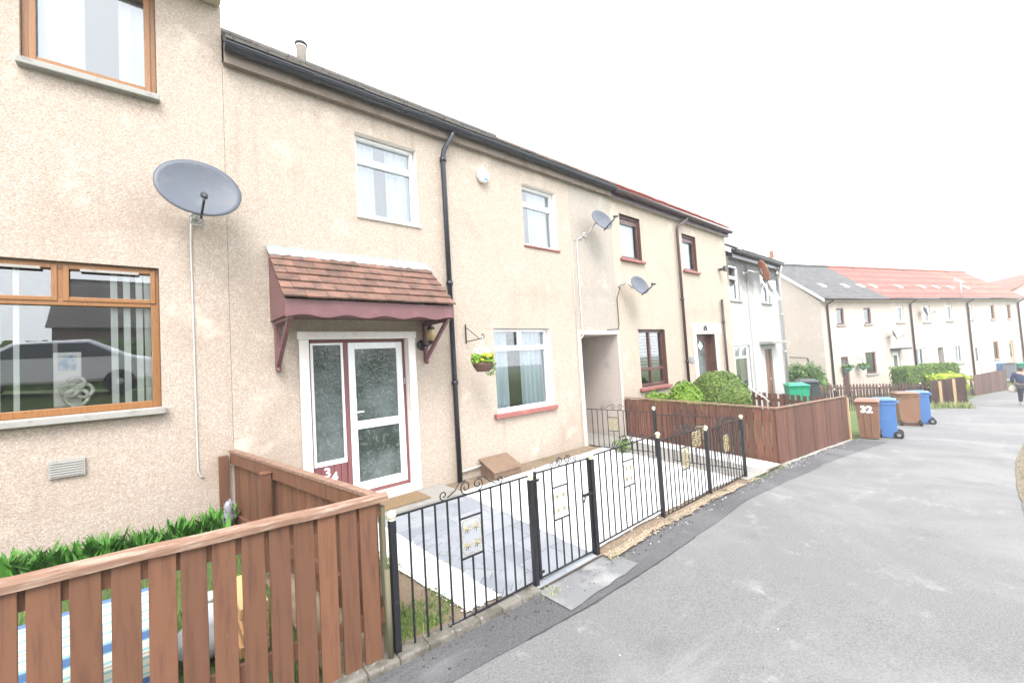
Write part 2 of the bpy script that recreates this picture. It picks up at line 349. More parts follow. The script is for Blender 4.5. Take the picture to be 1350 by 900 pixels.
def thing(name, label, cat, loc=(0, 0, 0), rz=0, group=None):
    o = bpy.data.objects.new(name, None); C.objects.link(o); o.empty_display_size = .2
    o.location = loc; o.rotation_euler = (0, 0, rz); o['label'] = label; o['category'] = cat
    if group: o['group'] = group
    ORG[o.name] = Vector(loc); return o
def tag(o, label, cat, group=None):
    o['label'] = label; o['category'] = cat
    if group: o['group'] = group
    return o
def dup(root, loc, rz, label, group=None):
    r = root.copy(); C.objects.link(r); r.location = loc; r.rotation_euler = (0, 0, rz); r['label'] = label
    if group: r['group'] = group
    for ch in list(root.children):
        c = ch.copy(); C.objects.link(c); c.parent = r
        for g in list(ch.children):
            d = g.copy(); C.objects.link(d); d.parent = c
    return r
def text(name, s, size, M, mt, parent, depth=.002, bold=0):
    cu = bpy.data.curves.new(name, 'FONT'); cu.body = s; cu.size = size; cu.extrude = depth; cu.align_x = 'CENTER'; cu.align_y = 'CENTER'; cu.offset = bold
    tmp = bpy.data.objects.new('lettering', cu); C.objects.link(tmp); bpy.context.view_layer.update()
    me = bpy.data.meshes.new_from_object(tmp.evaluated_get(bpy.context.evaluated_depsgraph_get())); bpy.data.objects.remove(tmp)
    me.materials.clear(); me.materials.append(MATS[mt]); o = bpy.data.objects.new(name, me); C.objects.link(o); o.parent = parent
    Mm = M.copy(); Mm.translation = Mm.translation - ORG.get(parent.name, Vector((0, 0, 0))); o.matrix_local = Mm; return o

# ------------------------------------------------------------------ ground
def lerp_tab(tab, x):
    if x <= tab[0][0]: return tab[0][1]
    for (a, b), (c, d) in zip(tab, tab[1:]):
        if x <= c:
            t = (x - a) / (c - a); return b + (d - b) * t
    return tab[-1][1]
G_TAB = [(-40, 1.6), (-5, .40), (0, .10), (1.15, .035), (2.4, -.025), (4.4, -.035), (5.6, -.06), (6.8, -.125), (8.2, -.22), (10.8, -.42), (13.45, -.65), (20, -1.06), (29, -1.42), (40, -1.62), (60, -1.75), (200, -2.2)]
W_TAB = [(-40, 1.9), (-5, .75), (0, .44), (.55, .42), (.65, .15), (7.5, .14), (7.7, .05), (13.4, -.12), (13.7, -.36), (19, -.45), (22, -.9), (26, -1.12), (60, -1.2), (200, -1.6)]
def g(x): return lerp_tab(G_TAB, x)
L_TAB = [(-40, 2.56), (13.4, 2.56), (15, 2.6), (25, 2.35), (26.4, 1.1), (31, 1.2), (33, 1.02), (38, -.15), (50, -4), (90, -16)]
RT_TAB = [(-40, -.9), (-4, -.6), (6, -.10), (9, -.035), (12, -.06), (15.1, -.19), (28, -1.6), (38, -4), (50, -8), (90, -20)]
def terr(x, y):
    l = lerp_tab(L_TAB, x); r = lerp_tab(RT_TAB, x)
    if y > l:
        t = min(1, (y - l) / max(.5, 5.34 - min(l, 4.5))); w = lerp_tab(W_TAB, x)
        return g(x) - .02 + (w - g(x)) * t
    if y < r - .02:
        t = min(1, (r - y) / 4.6); t = t * t * (3 - 2 * t)
        return g(x) - .02 + t * 1.55 * (1 if x < 40 else .6)
    return g(x) - .02
def axis(lo, hi, knots):
    out = []
    x = lo
    while x < hi:
        out.append(x); st = 12
        for a, b_, s_ in knots:
            if a <= x < b_: st = s_; break
        x += st
    return out + [hi]
def grid(name, xs, ys, fz, m, kind, label=None, cat=None):
    mb = MB(); mb.smooth = True
    ids = [[mb.vert((x, y, fz(x, y))) for x in xs] for y in ys]
    for j in range(len(ys) - 1):
        for i in range(len(xs) - 1): mb.face((ids[j][i], ids[j][i + 1], ids[j + 1][i + 1], ids[j + 1][i]))
    o = mb.build(name, m, kind=kind); return o
xs = axis(-60, 400, [(-60, -6, 2), (-6, 16, .25), (16, 60, .8), (60, 120, 5), (120, 400, 40)])
ys = axis(-150, 250, [(-150, -30, 20), (-30, -7, 1.5), (-7, 7, .25), (7, 40, 2), (40, 250, 30)])
grid('ground', xs, ys, terr, 'grass_ground', 'structure')

def ribbon(name, x0, x1, step, fa, fb, dz, m, kind='structure', rows=1, jit=0, fz=None):
    mb = MB(); mb.smooth = True; n = max(2, int((x1 - x0) / step)); ids = []
    for i in range(n + 1):
        x = x0 + (x1 - x0) * i / n; a, b_ = fa(x), fb(x); a += R.uniform(-jit, jit); b_ += R.uniform(-jit, jit)
        ids.append([mb.vert((x, a + (b_ - a) * k / rows, (fz(x, a + (b_ - a) * k / rows) if fz else g(x)) + dz)) for k in range(rows + 1)])
    for A, B in zip(ids, ids[1:]):
        for k in range(rows): mb.face((A[k], B[k], B[k + 1], A[k + 1]))
    return mb.build(name, m, kind=kind)
ribbon('lane', -14, 88, .5, lambda x: lerp_tab(RT_TAB, x), lambda x: lerp_tab(L_TAB, x), 0, 'asphalt_lane', rows=4)
ribbon('dark_asphalt_strip', -6, 13.6, .2, lambda x: 2.2 + .03 * math.sin(x * 1.3) if x < 9 else 2.2 - (x - 9) * .055, lambda x: 2.6, .005, 'asphalt_dark', jit=.012)
ribbon('tar_joint', 1.9, 4.2, .06, lambda x: (2.198 + .03 * math.sin(x * 1.3) if x < 9 else 2.188 - (x - 9) * .055), lambda x: (2.206 + .03 * math.sin(x * 1.3) if x < 9 else 2.206 - (x - 9) * .055), .0075, 'tar', jit=.004)
ribbon('concrete_patch', 2.36, 3.32, .12, lambda x: 2.25 + (x - 2.36) * .03, lambda x: 2.625, .012, 'concrete_pale', jit=.01)
ribbon('verge_gravel', 6.5, 30, .25, lambda x: lerp_tab(RT_TAB, x) - .9, lambda x: lerp_tab(RT_TAB, x) + .02, .012, 'verge_soil', kind='stuff', jit=.012, rows=3, fz=lambda x, y: max(terr(x, y) + .02, g(x)))

def gz(x, y):        # surface of the garden of the middle house
    t = max(0, min(1, (y - 2.6) / 2.74)); return g(x) + .03 + (.165 - g(x) - .03) * t
def patch(name, quad, m, kind, dz, n=10, label=None, jit=0):
    mb = MB(); mb.smooth = True; a, b_, c, d = [Vector((*q, 0)) for q in quad]; ids = []
    for j in range(n + 1):
        row = []
        for i in range(n + 1):
            u, v_ = i / n, j / n; p = (a * (1 - u) + b_ * u) * (1 - v_) + (d * (1 - u) + c * u) * v_
            if jit and (i in (0, n) or j in (0, n)): p += Vector((R.uniform(-jit, jit), R.uniform(-jit, jit), 0))
            row.append(mb.vert((p.x, p.y, gz(p.x, p.y) + dz)))
        ids.append(row)
    for j in range(n):
        for i in range(n): mb.face((ids[j][i], ids[j][i + 1], ids[j + 1][i + 1], ids[j + 1][i]))
    return mb.build(name, m, kind=kind)
patch('garden_soil', [(.75, 2.6), (8.3, 2.6), (7.6, 5.33), (.65, 5.33)], 'soil', 'stuff', .0, 24)
patch('garden_path', [(2.06, 2.60), (3.14, 2.60), (3.12, 4.78), (1.9, 4.78)], 'slab_grey', 'structure', .012)
patch('white_chippings', [(1.74, 2.72), (2.06, 2.72), (1.9, 4.78), (1.45, 4.78)], 'chips_white', 'stuff', .014, 12, jit=.012)
patch('white_chippings', [(3.14, 2.70), (6.60, 2.70), (6.42, 5.02), (3.12, 4.90)], 'chips_white', 'stuff', .014, 24, jit=.015)
patch('passage_path', [(6.62, 2.56), (7.5, 2.56), (7.25, 5.34), (6.42, 5.34)], 'concrete', 'structure', .010, 12)
patch('white_chippings', [(7.5, 2.62), (8.2, 2.62), (7.52, 5.2), (7.25, 5.2)], 'chips_white', 'stuff', .014, 14, jit=.015)
ribbon('beige_gravel', 3.22, 6.85, .1, lambda x: 2.52 + .03 * math.sin(x * 5), lambda x: 2.70, .028, 'gravel_beige', kind='stuff', jit=.02)
ribbon('pale_gravel', 8.2, 13.3, .12, lambda x: 2.57, lambda x: 2.66, .02, 'gravel_pale', kind='stuff', jit=.03)
# stones along the edges, so the bands are not sheets with a clean rim
def stones(name, spots, m, r0, r1, label=None):
    mb = MB()
    for (x, y, zz) in spots:
        r = R.uniform(r0, r1); n = 6; top = [mb.vert((x + r * R.uniform(.6, 1) * math.cos(2 * PI * k / n), y + r * R.uniform(.6, 1) * math.sin(2 * PI * k / n), zz)) for k in range(n)]
        c = mb.vert((x, y, zz + r * R.uniform(.5, .9)))
        for k in range(n): mb.face((top[k], top[(k + 1) % n], c))
    return mb.build(name, m, kind='stuff')
sp = []
for i in range(1500):
    x = R.uniform(3.2, 6.9); y = R.uniform(2.50, 2.72); sp.append((x, y, g(x) + .026))
stones('beige_gravel', sp, 'gravel_beige', .008, .02)
sp = []
for i in range(2400):
    k = R.random()
    if k < .5: x = R.uniform(3.15, 6.6); y = R.uniform(2.66, 5.0); 
    elif k < .75: y = R.uniform(2.7, 4.8); x = R.uniform(1.7, 2.08) - (y - 2.7) * .08
    else: x = R.uniform(7.3, 8.2); y = R.uniform(2.6, 5.2)
    if k > .75 and x > 8.2 - (y - 2.62) * .26: continue
    if k > .75 and x < 7.5 - (y - 2.62) * .097: continue
    sp.append((x, y, gz(x, y) + .012))
for i in range(110): x = R.uniform(2.3, 9); sp.append((x, R.gauss(2.50, .07), g(x) + .006))
for i in range(120): x = R.uniform(8.2, 13.2); sp.append((x, R.gauss(2.55, .06), g(x) + .008))
stones('white_chippings', sp, 'chips_white', .004, .012)
# debris along the kerb
sp = []
for i in range(260): x = R.uniform(1.2, 7.2); sp.append((x, R.gauss(2.47, .07), g(x) + .008))
stones('loose_dirt', sp, 'dark_soil', .005, .014)
# concrete kerb under the first railing
mb = MB()
for x in [-.295 + i * .205 for i in range(13)]:
    mb.hexa([(x, 2.56, g(x) - .1), (x + .203, 2.56, g(x + .2) - .1), (x + .203, 2.71, g(x + .2) - .1), (x, 2.71, g(x) - .1), (x, 2.575, g(x) + .045), (x + .203, 2.575, g(x + .2) + .045), (x + .203, 2.70, g(x + .2) + .05), (x, 2.70, g(x) + .05)])
mb.build('kerb', 'kerb_stone', bevel=.012, kind='structure')
mb = MB(); mb.box(1.28, 3.08, 4.76, 5.335, -.1, .205); mb.build('door_step_slab', 'concrete', bevel=.012, kind='structure')
mb = MB(); mb.box(6.45, 7.5, 5.36, 12.6, -.2, .145); mb.build('passage_floor', 'concrete', kind='structure')

def blades(name, spots, m, h0, h1, w, lean=.5, kind=None, parent=None):
    mb = MB()
    for (x, y, zz) in spots:
        h = R.uniform(h0, h1); a = R.uniform(0, 2 * PI); l = R.uniform(.1, lean) * h; dx, dy = math.cos(a), math.sin(a)
        px, py = -dy * w * R.uniform(.5, 1), dx * w * R.uniform(.5, 1)
        b0 = mb.vert((x + px, y + py, zz)); b1 = mb.vert((x - px, y - py, zz))
        m0 = mb.vert((x + dx * l * .4 + px * .8, y + dy * l * .4 + py * .8, zz + h * .6)); m1 = mb.vert((x + dx * l * .4 - px * .8, y + dy * l * .4 - py * .8, zz + h * .6))
        t = mb.vert((x + dx * l, y + dy * l, zz + h)); mb.face((b0, b1, m1, m0)); mb.face((m0, m1, t))
    return mb.build(name, m, parent, kind=kind)
sp = []
while len(sp) < 5200:
    y = R.uniform(2.72, 4.4); x = R.uniform(1.16, 1.76 - (y - 2.7) * .1)
    if math.sin(x * 9 + y * 3) + math.sin(y * 7 - x * 4) + R.uniform(-1.2, 1.2) > .15: sp.append((x, y, gz(x, y)))
blades('lawn_grass', sp, 'grass_blade', .015, .05, .003, .9, kind='stuff')
sp = [(R.uniform(-2.4, .7), R.uniform(2.8, 4.6)) for i in range(4500)]
blades('lawn_grass', [(x, y, terr(x, y)) for x, y in sp], 'grass_blade', .03, .09, .004, .7, kind='stuff')
sp = []
for i in range(520): x = R.gauss(25.6, .8); y = R.gauss(2.3 if x < 26 else 1.15, .12); sp.append((x, y, g(x)))
for i in range(300): x = R.gauss(26.3, .1); sp.append((x, R.uniform(1.0, 2.2), g(x)))
for i in range(650): x = R.uniform(7.5, 20); sp.append((x, lerp_tab(RT_TAB, x) - abs(R.gauss(.06, .12)), g(x)))
blades('verge_grass', [q for q in sp if q[1] > .5], 'grass_dry', .1, .34, .012, .6, kind='stuff'); blades('verge_grass', [q for q in sp if q[1] <= .5], 'grass_dead', .02, .07, .005, .9, kind='stuff')
sp = []
for i in range(160): x = R.gauss(7.15, .18); sp.append((x, R.gauss(2.55, .05), g(x)))
for i in range(70): x = R.gauss(2.42, .05); sp.append((x, R.gauss(2.52, .04), g(x)))
for i in range(60): x = R.gauss(3.3, .08); sp.append((x, R.gauss(2.52, .04), g(x)))
for i in range(120): x = R.gauss(8.3, .25); sp.append((x, R.gauss(2.6, .04), g(x)))
blades('kerb_weeds', sp, 'grass_dry', .02, .06, .003, .9, kind='stuff')

# ------------------------------------------------------------------ houses
class Frame:
    def __init__(s, o, deg):
        a = math.radians(deg); s.o = o; s.d = (math.cos(a), math.sin(a)); s.n = (-math.sin(a), math.cos(a))
    def __call__(s, u, d, z): return (s.o[0] + s.d[0] * u + s.n[0] * d, s.o[1] + s.d[1] * u + s.n[1] * d, z)
NEAR = Frame((0, 5.34), 0)
FAR = Frame((29.8816, 4.8533), -19)

def wall_mesh(F, s0, s1, z0, z1, depth, ops, ridge=None, rd=None, ends=(True, True), back_ops=()):
    """front wall with openings and reveals (slot 1), back wall, gable ends"""
    mb = MB()
    def side(dd, ops_):
        xs_ = sorted({s0, s1, *[o[0] for o in ops_], *[o[1] for o in ops_]}); zs = sorted({z0, z1, *[o[2] for o in ops_], *[o[3] for o in ops_]})
        for a, b_ in zip(xs_, xs_[1:]):
            for c, d in zip(zs, zs[1:]):
                mx, mz = (a + b_) / 2, (c + d) / 2
                if any(o[0] < mx < o[1] and o[2] < mz < o[3] for o in ops_): continue
                mb.poly([F(a, dd, c), F(b_, dd, c), F(b_, dd, d), F(a, dd, d)])
    side(0, ops); side(depth, back_ops)
    mb.cur = 1
    for o in ops:
        a, b_, c, d, rec = o[:5]
        if rec <= 0: continue
        mb.poly([F(a, 0, c), F(a, rec, c), F(a, rec, d), F(a, 0, d)]); mb.poly([F(b_, rec, c), F(b_, 0, c), F(b_, 0, d), F(b_, rec, d)])
        mb.poly([F(a, 0, d), F(a, rec, d), F(b_, rec, d), F(b_, 0, d)]); mb.poly([F(a, 0, c), F(b_, 0, c), F(b_, rec, c), F(a, rec, c)])
    mb.cur = 0
    for k, sx in enumerate((s0, s1)):
        if not ends[k]: continue
        pts = [F(sx, 0, z0), F(sx, depth, z0), F(sx, depth, z1)]
        if ridge: pts.append(F(sx, rd, ridge))
        pts.append(F(sx, 0, z1)); mb.poly(pts)
    return mb

def roof(F, par, s0, s1, ze, de, zr, dr, m, dback, over=.0):
    """two slopes with thickness; eave at depth de (negative = overhang)"""
    mb = MB(); th = .05; k = 24
    sl = (zr - ze) / (dr - de)
    # front slope in slightly uneven courses
    nv = 1
    mb.hexa([F(s0, de, ze - th), F(s1, de, ze - th), F(s1, dr, zr - th), F(s0, dr, zr - th), F(s0, de, ze), F(s1, de, ze), F(s1, dr, zr), F(s0, dr, zr)])
    db = dback
    mb.hexa([F(s0, dr + .002, zr - th), F(s1, dr + .002, zr - th), F(s1, db, ze - th), F(s0, db, ze - th), F(s0, dr + .002, zr), F(s1, dr + .002, zr), F(s1, db, ze), F(s0, db, ze)])
    o = mb.build('roof', m, par)
    rb = MB(); rb.tube([F(s0, dr, zr + .005), F(s1, dr, zr + .005)], .10, 8); rb.build('ridge_tile', m, o)
    # bottom course: single tile ends standing proud over the gutter
    tb = MB(); x = s0; w = .3
    while x < s1 - .02:
        e = min(x + w - .008, s1); dz = R.uniform(.004, .02)
        tb.hexa([F(x, de - .03, ze - .005 + dz - .03 * sl), F(e, de - .03, ze - .005 + dz - .03 * sl), F(e, de + .28, ze + .28 * sl + .002), F(x, de + .28, ze + .28 * sl + .002),
                 F(x, de - .03, ze + .030 + dz - .03 * sl), F(e, de - .03, ze + .030 + dz * .7 - .03 * sl), F(e, de + .28, ze + .28 * sl + .018), F(x, de + .28, ze + .28 * sl + .018)])
        x += w
    tb.build('tile_edge', m, o); return o

def gutter(F, par, s0, s1, d, z, r, m, m_fascia, soffit, zs, d_in=0):
    mb = MB(); n = 7; sg = [(r * math.cos(PI + PI * k / n), r * math.sin(PI + PI * k / n)) for k in range(n + 1)]
    mb.smooth = True
    A = [[mb.vert(F(s, d + y, z + q)) for y, q in sg] for s in (s0, s1)]; B = [[mb.vert(F(s, d + y * .9, z + q * .9)) for y, q in sg] for s in (s0, s1)]
    for k in range(n): mb.face((A[0][k], A[0][k + 1], A[1][k + 1], A[1][k])); mb.face((B[1][k], B[1][k + 1], B[0][k + 1], B[0][k]))
    mb.smooth = False
    for s in (0, 1): mb.poly([F((s0, s1)[s], d + y, z + q) for y, q in sg])
    for k in (0, n): mb.face((A[0][k], A[1][k], B[1][k], B[0][k]))
    mb.box(s0, s1, d - r - .006, d - r + .004, z - .012, z + .006, F)
    x = s0 + .9
    while x < s1:                     # union clips
        sg2 = [(r * 1.1 * math.cos(PI + PI * k / n), r * 1.1 * math.sin(PI + PI * k / n)) for k in range(n + 1)]
        a = [mb.vert(F(x, d + y, z + q)) for y, q in sg2]; b_ = [mb.vert(F(x + .05, d + y, z + q)) for y, q in sg2]
        for k in range(n): mb.face((a[k], a[k + 1], b_[k + 1], b_[k]))
        mb.face(a); mb.face(b_); x += 1.15
    mb.build('gutter', m, par)
    fb = MB(); fb.box(s0, s1, d + r + .004, d + r + .026, zs - .01, z + .066, F); fb.build('fascia_board', m_fascia, par)
    sb = MB(); sb.box(s0, s1, d + r + .026, d_in, zs, zs + .02, F); sb.build('soffit', soffit, par)

def downpipe(par, pts, r, m, clips=()):
    mb = MB(); mb.tube(pts, r, 10)
    for p in clips: mb.lathe([(r * 1.35, -.03), (r * 1.35, .03)], p, 10)
    return mb.build('downpipe', m, par)

def curtain(F, par, s0, s1, z0, z1, d, m, waves=None, amp=.02):
    mb = MB(); mb.smooth = True; n = max(6, int((s1 - s0) * 70)); waves = waves or max(2, (s1 - s0) / .11)
    front = []; back = []
    for i in range(n + 1):
        u = i / n; y = d + amp * math.sin(u * waves * 2 * PI) + .006 * math.sin(u * 37)
        s = s0 + (s1 - s0) * u
        front.append((mb.vert(F(s, y, z0)), mb.vert(F(s, y, z1)))); back.append((mb.vert(F(s, y + .003, z0)), mb.vert(F(s, y + .003, z1))))
    for i in range(n):
        mb.face((front[i][0], front[i + 1][0], front[i + 1][1], front[i][1])); mb.face((back[i + 1][0], back[i][0], back[i][1], back[i + 1][1]))
    return mb.build('curtain', m, par)
def slat_blind(F, par, spots, z0, z1, d, m):
    mb = MB()
    for s, w, tw in spots:
        a = math.radians(tw); dx, dy = math.cos(a) * w / 2, math.sin(a) * w / 2
        P = [(s - dx, d - dy), (s + dx, d + dy)]
        q = .002
        mb.hexa([F(P[0][0], P[0][1], z0), F(P[1][0], P[1][1], z0), F(P[1][0], P[1][1] + q, z0), F(P[0][0], P[0][1] + q, z0), F(P[0][0], P[0][1], z1), F(P[1][0], P[1][1], z1), F(P[1][0], P[1][1] + q, z1), F(P[0][0], P[0][1] + q, z1)])
    return mb.build('blind', m, par)

def window(F, par, s0, s1, z0, z1, rec, fm, hs=(), vs=(), bw=.055, sill=None, pane='pane_glass', inner='interior', sashes=(), room=.9, rim=0):
    """frame in its opening; hs: (z, s0, s1), vs: (s, z0, z1); sashes: extra raised rims"""
    mb = MB(); d0, d1 = rec - .03, rec + .035
    q = .0025
    s0 += q; s1 -= q; z0 += q; z1 -= q
    mb.box(s0, s0 + bw, d0, d1, z0, z1, F); mb.box(s1 - bw, s1, d0, d1, z0, z1, F)
    mb.box(s0 + bw, s1 - bw, d0, d1, z0, z0 + bw, F); mb.box(s0 + bw, s1 - bw, d0, d1, z1 - bw, z1, F)
    for z, a, b_ in hs: mb.box(max(a, s0 + bw), min(b_, s1 - bw), d0 - .004, d1, z - bw * .45, z + bw * .45, F)
    for s, a, b_ in vs: mb.box(s - bw * .45, s + bw * .45, d0 - .002, d1 - .002, max(a, z0 + bw), min(b_, z1 - bw), F)
    for a, b_, c, d in sashes:          # opening lights: rim standing proud
        e = bw * .62
        mb.box(a, a + e, d0 - .014, d0 - .0045, c, d, F); mb.box(b_ - e, b_, d0 - .014, d0 - .0045, c, d, F)
        mb.box(a + e, b_ - e, d0 - .014, d0 - .0045, c, c + e, F); mb.box(a + e, b_ - e, d0 - .014, d0 - .0045, d - e, d, F)
    w = mb.build('window', fm, par, bevel=.005)
    pb = MB(); pb.poly([F(s0 + .02, rec + .004, z0 + .02), F(s1 - .02, rec + .004, z0 + .02), F(s1 - .02, rec + .004, z1 - .02), F(s0 + .02, rec + .004, z1 - .02)])
    pb.build('pane', pane, w)
    rb = MB(); a, b_, c, d = s0 - .25, s1 + .25, z0 - .35, z1 + .2; e0, e1 = rec + .045, rec + .045 + room
    rb.poly([F(a, e1, c), F(b_, e1, c), F(b_, e1, d), F(a, e1, d)]); rb.poly([F(a, e0, c), F(a, e1, c), F(a, e1, d), F(a, e0, d)])
    rb.poly([F(b_, e0, c), F(b_, e1, c), F(b_, e1, d), F(b_, e0, d)]); rb.poly([F(a, e0, c), F(b_, e0, c), F(b_, e1, c), F(a, e1, c)]); rb.poly([F(a, e0, d), F(b_, e0, d), F(b_, e1, d), F(a, e1, d)])
    rb.build('room', inner, w)
    if sill:
        sm, a, b_, zt, th, ov = sill; sb = MB(); sb.box(a, b_, -ov, rec - .032, zt - th, zt, F); sb.build('sill', sm, w, bevel=.008)
    return w

# ---- house with oak windows (nearest, left)
h36 = thing('terraced_house', 'near roughcast house with oak-coloured window frames, cut by the left edge', 'house', (-3, 5.34, .4))
ops36 = [(-.845, .065, 4.76, 5.84, .06), (-1.31, .048, 1.655, 3.016, .06)]
mb = wall_mesh(NEAR, -7, .62, 0, 6.0, 7.5, ops36, 9.2, 3.75); mb.build('wall', ['roughcast_rose', 'roughcast_rose'], h36)
roof(NEAR, h36, -7.1, .62, 6.12, -.36, 9.25, 3.75, 'roof_dark', 7.9)
mb = MB(); mb.box(-7.1, .618, -.33, 0, 5.97, 6.07, NEAR); mb.build('eave_box', 'soffit_cream', h36, bevel=.03)
mb = MB(); mb.tube([(-7.1, 4.94, 6.10), (.55, 4.94, 6.10)], .06, 8); mb.build('gutter', 'gutter_black', h36)
w = window(NEAR, h36, -.845, .065, 4.76, 5.84, .08, 'oak_frame', bw=.075, sashes=[(-.80, .02, 4.805, 5.80)], sill=('sill_stone', -.86, .085, 4.755, .06, .085), inner='interior_pale', pane='pane_glass', room=1.6)
curtain(NEAR, w, -.80, -.46, 4.74, 5.85, .22, 'curtain'); curtain(NEAR, w, -.22, .10, 4.74, 5.85, .22, 'curtain')
w = window(NEAR, h36, -1.31, .048, 1.655, 3.016, .08, 'oak_frame', hs=[(2.655, -1.31, .05)], vs=[(-.625, 2.655, 3.016)], bw=.062, pane='pane_glass_near',
           sashes=[(-.608, .02, 2.665, 2.995), (-1.28, -.642, 2.665, 2.995)], sill=('sill_stone', -1.34, .085, 1.65, .06, .085), room=2.2)
slat_blind(NEAR, w, [(-.285, .05, 12), (-.195, .05, 12), (-.105, .05, 12), (-.045, .05, 25), (-.018, .04, 30), (.006, .04, 30), (.030, .04, 30), (-.90, .035, 10), (-1.02, .06, 15)], 1.70, 2.97, .15, 'blind')
mb = MB()
for a, b_ in ((-.50, -.10), (-1.1, -.74)): mb = MB(); mb.box(a, b_, .022, .036, 2.937, 2.962, NEAR); mb.build('trickle_vent', 'sill_stone', w, bevel=.003)
mb = MB(); mb.box(-.70, -.478, -.028, 0, 1.125, 1.275, NEAR)
for k in range(6): mb.box(-.688, -.49, -.034, -.0285, 1.140 + k * .021, 1.151 + k * .021, NEAR)
mb.build('air_vent', 'sill_stone', h36, bevel=.006)

# ornaments standing inside the oak window
t = thing('ring_ornament', 'silver ornament of linked rings standing inside the oak-framed lower window', 'ornament', (-.545, 5.52, 1.72))
mb = MB()
for cx, cz, r in ((-.545, 1.80, .075), (-.50, 1.86, .06), (-.59, 1.87, .055), (-.545, 1.93, .05)):
    mb.tube([(cx + r * math.cos(a), 5.52 + .02 * math.sin(2 * a), cz + r * math.sin(a)) for a in [2 * PI * k / 24 for k in range(24)]], .016, 8, closed=True)
mb.build('linked_rings', 'tarnished_silver', t)
mb = MB(); mb.lathe([(.07, 0), (.075, .012), (.03, .02)], (-.545, 5.52, 1.70), 16); mb.build('base', 'tarnished_silver', t)
t = thing('photo_frame', 'small pale framed picture behind the ring ornament in the lower window', 'photo frame', (-.61, 5.60, 1.7))
mb = MB(); mb.box(-.70, -.52, 5.598, 5.612, 1.72, 2.22); mb.build('frame', 'white_paint', t, bevel=.006)
mb = MB(); mb.box(-.67, -.55, 5.594, 5.597, 2.05, 2.19); mb.build('picture', 'card_photo', t)
t = thing('curl_ornament', 'thin white curled wire ornament on the sill inside the top left window', 'ornament', (-.45, 5.46, 4.83))
mb = MB()
for cx in (-.50, -.40): mb.tube([(cx + .05 * math.cos(a), 5.50, 4.84 + .055 * math.sin(a)) for a in [PI * k / 12 for k in range(13)]], .006, 6)
mb.build('curled_wire', 'digit_white', t); mb = MB(); mb.box(-.57, -.33, 5.48, 5.52, 4.818, 4.838); mb.build('base', 'digit_white', t)

# ---- middle house
h34 = thing('terraced_house', 'roughcast house with the tiled door canopy and white window frames', 'house', (4, 5.34, .15))
ops34 = [(2.06, 2.955, 3.935, 5.05, .13), (5.03, 5.90, 3.935, 5.05, .13), (4.2, 5.52, 1.05, 2.44, .13), (1.392, 2.672, .20, 2.295, .13), (6.36, 7.565, -.4, 2.31, 0)]
mb = wall_mesh(NEAR, .623, 6.30, -.4, 5.36, 7.5, ops34[:4], 8.05, 3.75); mb.build('wall', ['roughcast_warm', 'reveal_white'], h34)
mb = wall_mesh(NEAR, 6.303, 7.64, -.4, 5.36, 7.5, [ops34[4]], 8.05, 3.75, back_ops=[(6.36, 7.565, -.4, 2.31)])
pw = mb.build('passage_wall', ['roughcast_grey', 'passage_paint'], h34)
mb = MB()
mb.poly([NEAR(6.36, 0, -.3), NEAR(6.36, 7.5, -.3), NEAR(6.36, 7.5, 2.31), NEAR(6.36, 0, 2.31)]); mb.poly([NEAR(7.565, 0, -.3), NEAR(7.565, 7.5, -.3), NEAR(7.565, 7.5, 2.31), NEAR(7.565, 0, 2.31)])
mb.poly([NEAR(6.36, 0, 2.31), NEAR(7.565, 0, 2.31), NEAR(7.565, 7.5, 2.31), NEAR(6.36, 7.5, 2.31)]); mb.build('passage_lining', 'passage_paint', pw)
mb = MB(); mb.tube([NEAR(7.555, 2.6, .14), NEAR(7.553, 2.6, 2.30)], .012, 6); mb.build('passage_cable', 'cable_black', pw)
mb = MB(); mb.box(6.255, 7.64, -.03, -.002, 2.312, 2.40, NEAR); mb.box(6.255, 6.357, -.03, -.002, .05, 2.309, NEAR); mb.box(7.568, 7.64, -.026, -.002, .05, 2.309, NEAR); mb.build('passage_trim', 'cream_paint', pw, bevel=.008)
roof(NEAR, h34, .63, 7.62, 5.535, -.20, 8.36, 3.75, 'roof_dark', 7.9)
gutter(NEAR, h34, .63, 7.62, -.16, 5.485, .066, 'gutter_black', 'soffit_dark', 'soffit_dark', 5.335)
downpipe(h34, [(3.515, 5.175, 5.43), (3.50, 5.18, 5.36), (3.38, 5.245, 5.13), (3.365, 5.265, 5.02), (3.365, 5.265, .17)], .038, 'gutter_black', [(3.365, 5.265, 4.98), (3.365, 5.265, 3.1), (3.365, 5.265, 1.62)])
mb = MB(); mb.lathe([(.10, -.3), (.10, .32), (.115, .33), (.115, .36)], (2.54, 9.4, 8.62), 14); fl = mb.build('chimney_flue', 'passage_paint', h34)
mb = MB(); mb.lathe([(.13, 0), (.125, .05), (.02, .09)], (2.54, 9.4, 9.0), 14); mb.build('cowl', 'dark_plastic', fl)
w = window(NEAR, h34, 2.06, 2.955, 3.935, 5.05, .135, 'white_plastic', hs=[(4.70, 2.06, 2.96)], sashes=[(2.075, 2.94, 4.725, 5.035)], sill=('white_paint', 2.04, 2.975, 3.93, .045, .03), inner='interior_pale')
curtain(NEAR, w, 2.08, 2.40, 3.92, 5.06, .25, 'curtain'); curtain(NEAR, w, 2.58, 2.95, 3.92, 5.06, .25, 'curtain')
w = window(NEAR, h34, 5.03, 5.90, 3.935, 5.05, .135, 'white_plastic', hs=[(4.70, 5.03, 5.9)], sashes=[(5.045, 5.885, 4.725, 5.035)], sill=('sill_red', 5.01, 5.93, 3.93, .035, .03), inner='interior_pale')
curtain(NEAR, w, 5.05, 5.25, 3.92, 5.06, .25, 'curtain'); curtain(NEAR, w, 5.38, 5.92, 3.92, 5.06, .25, 'curtain')
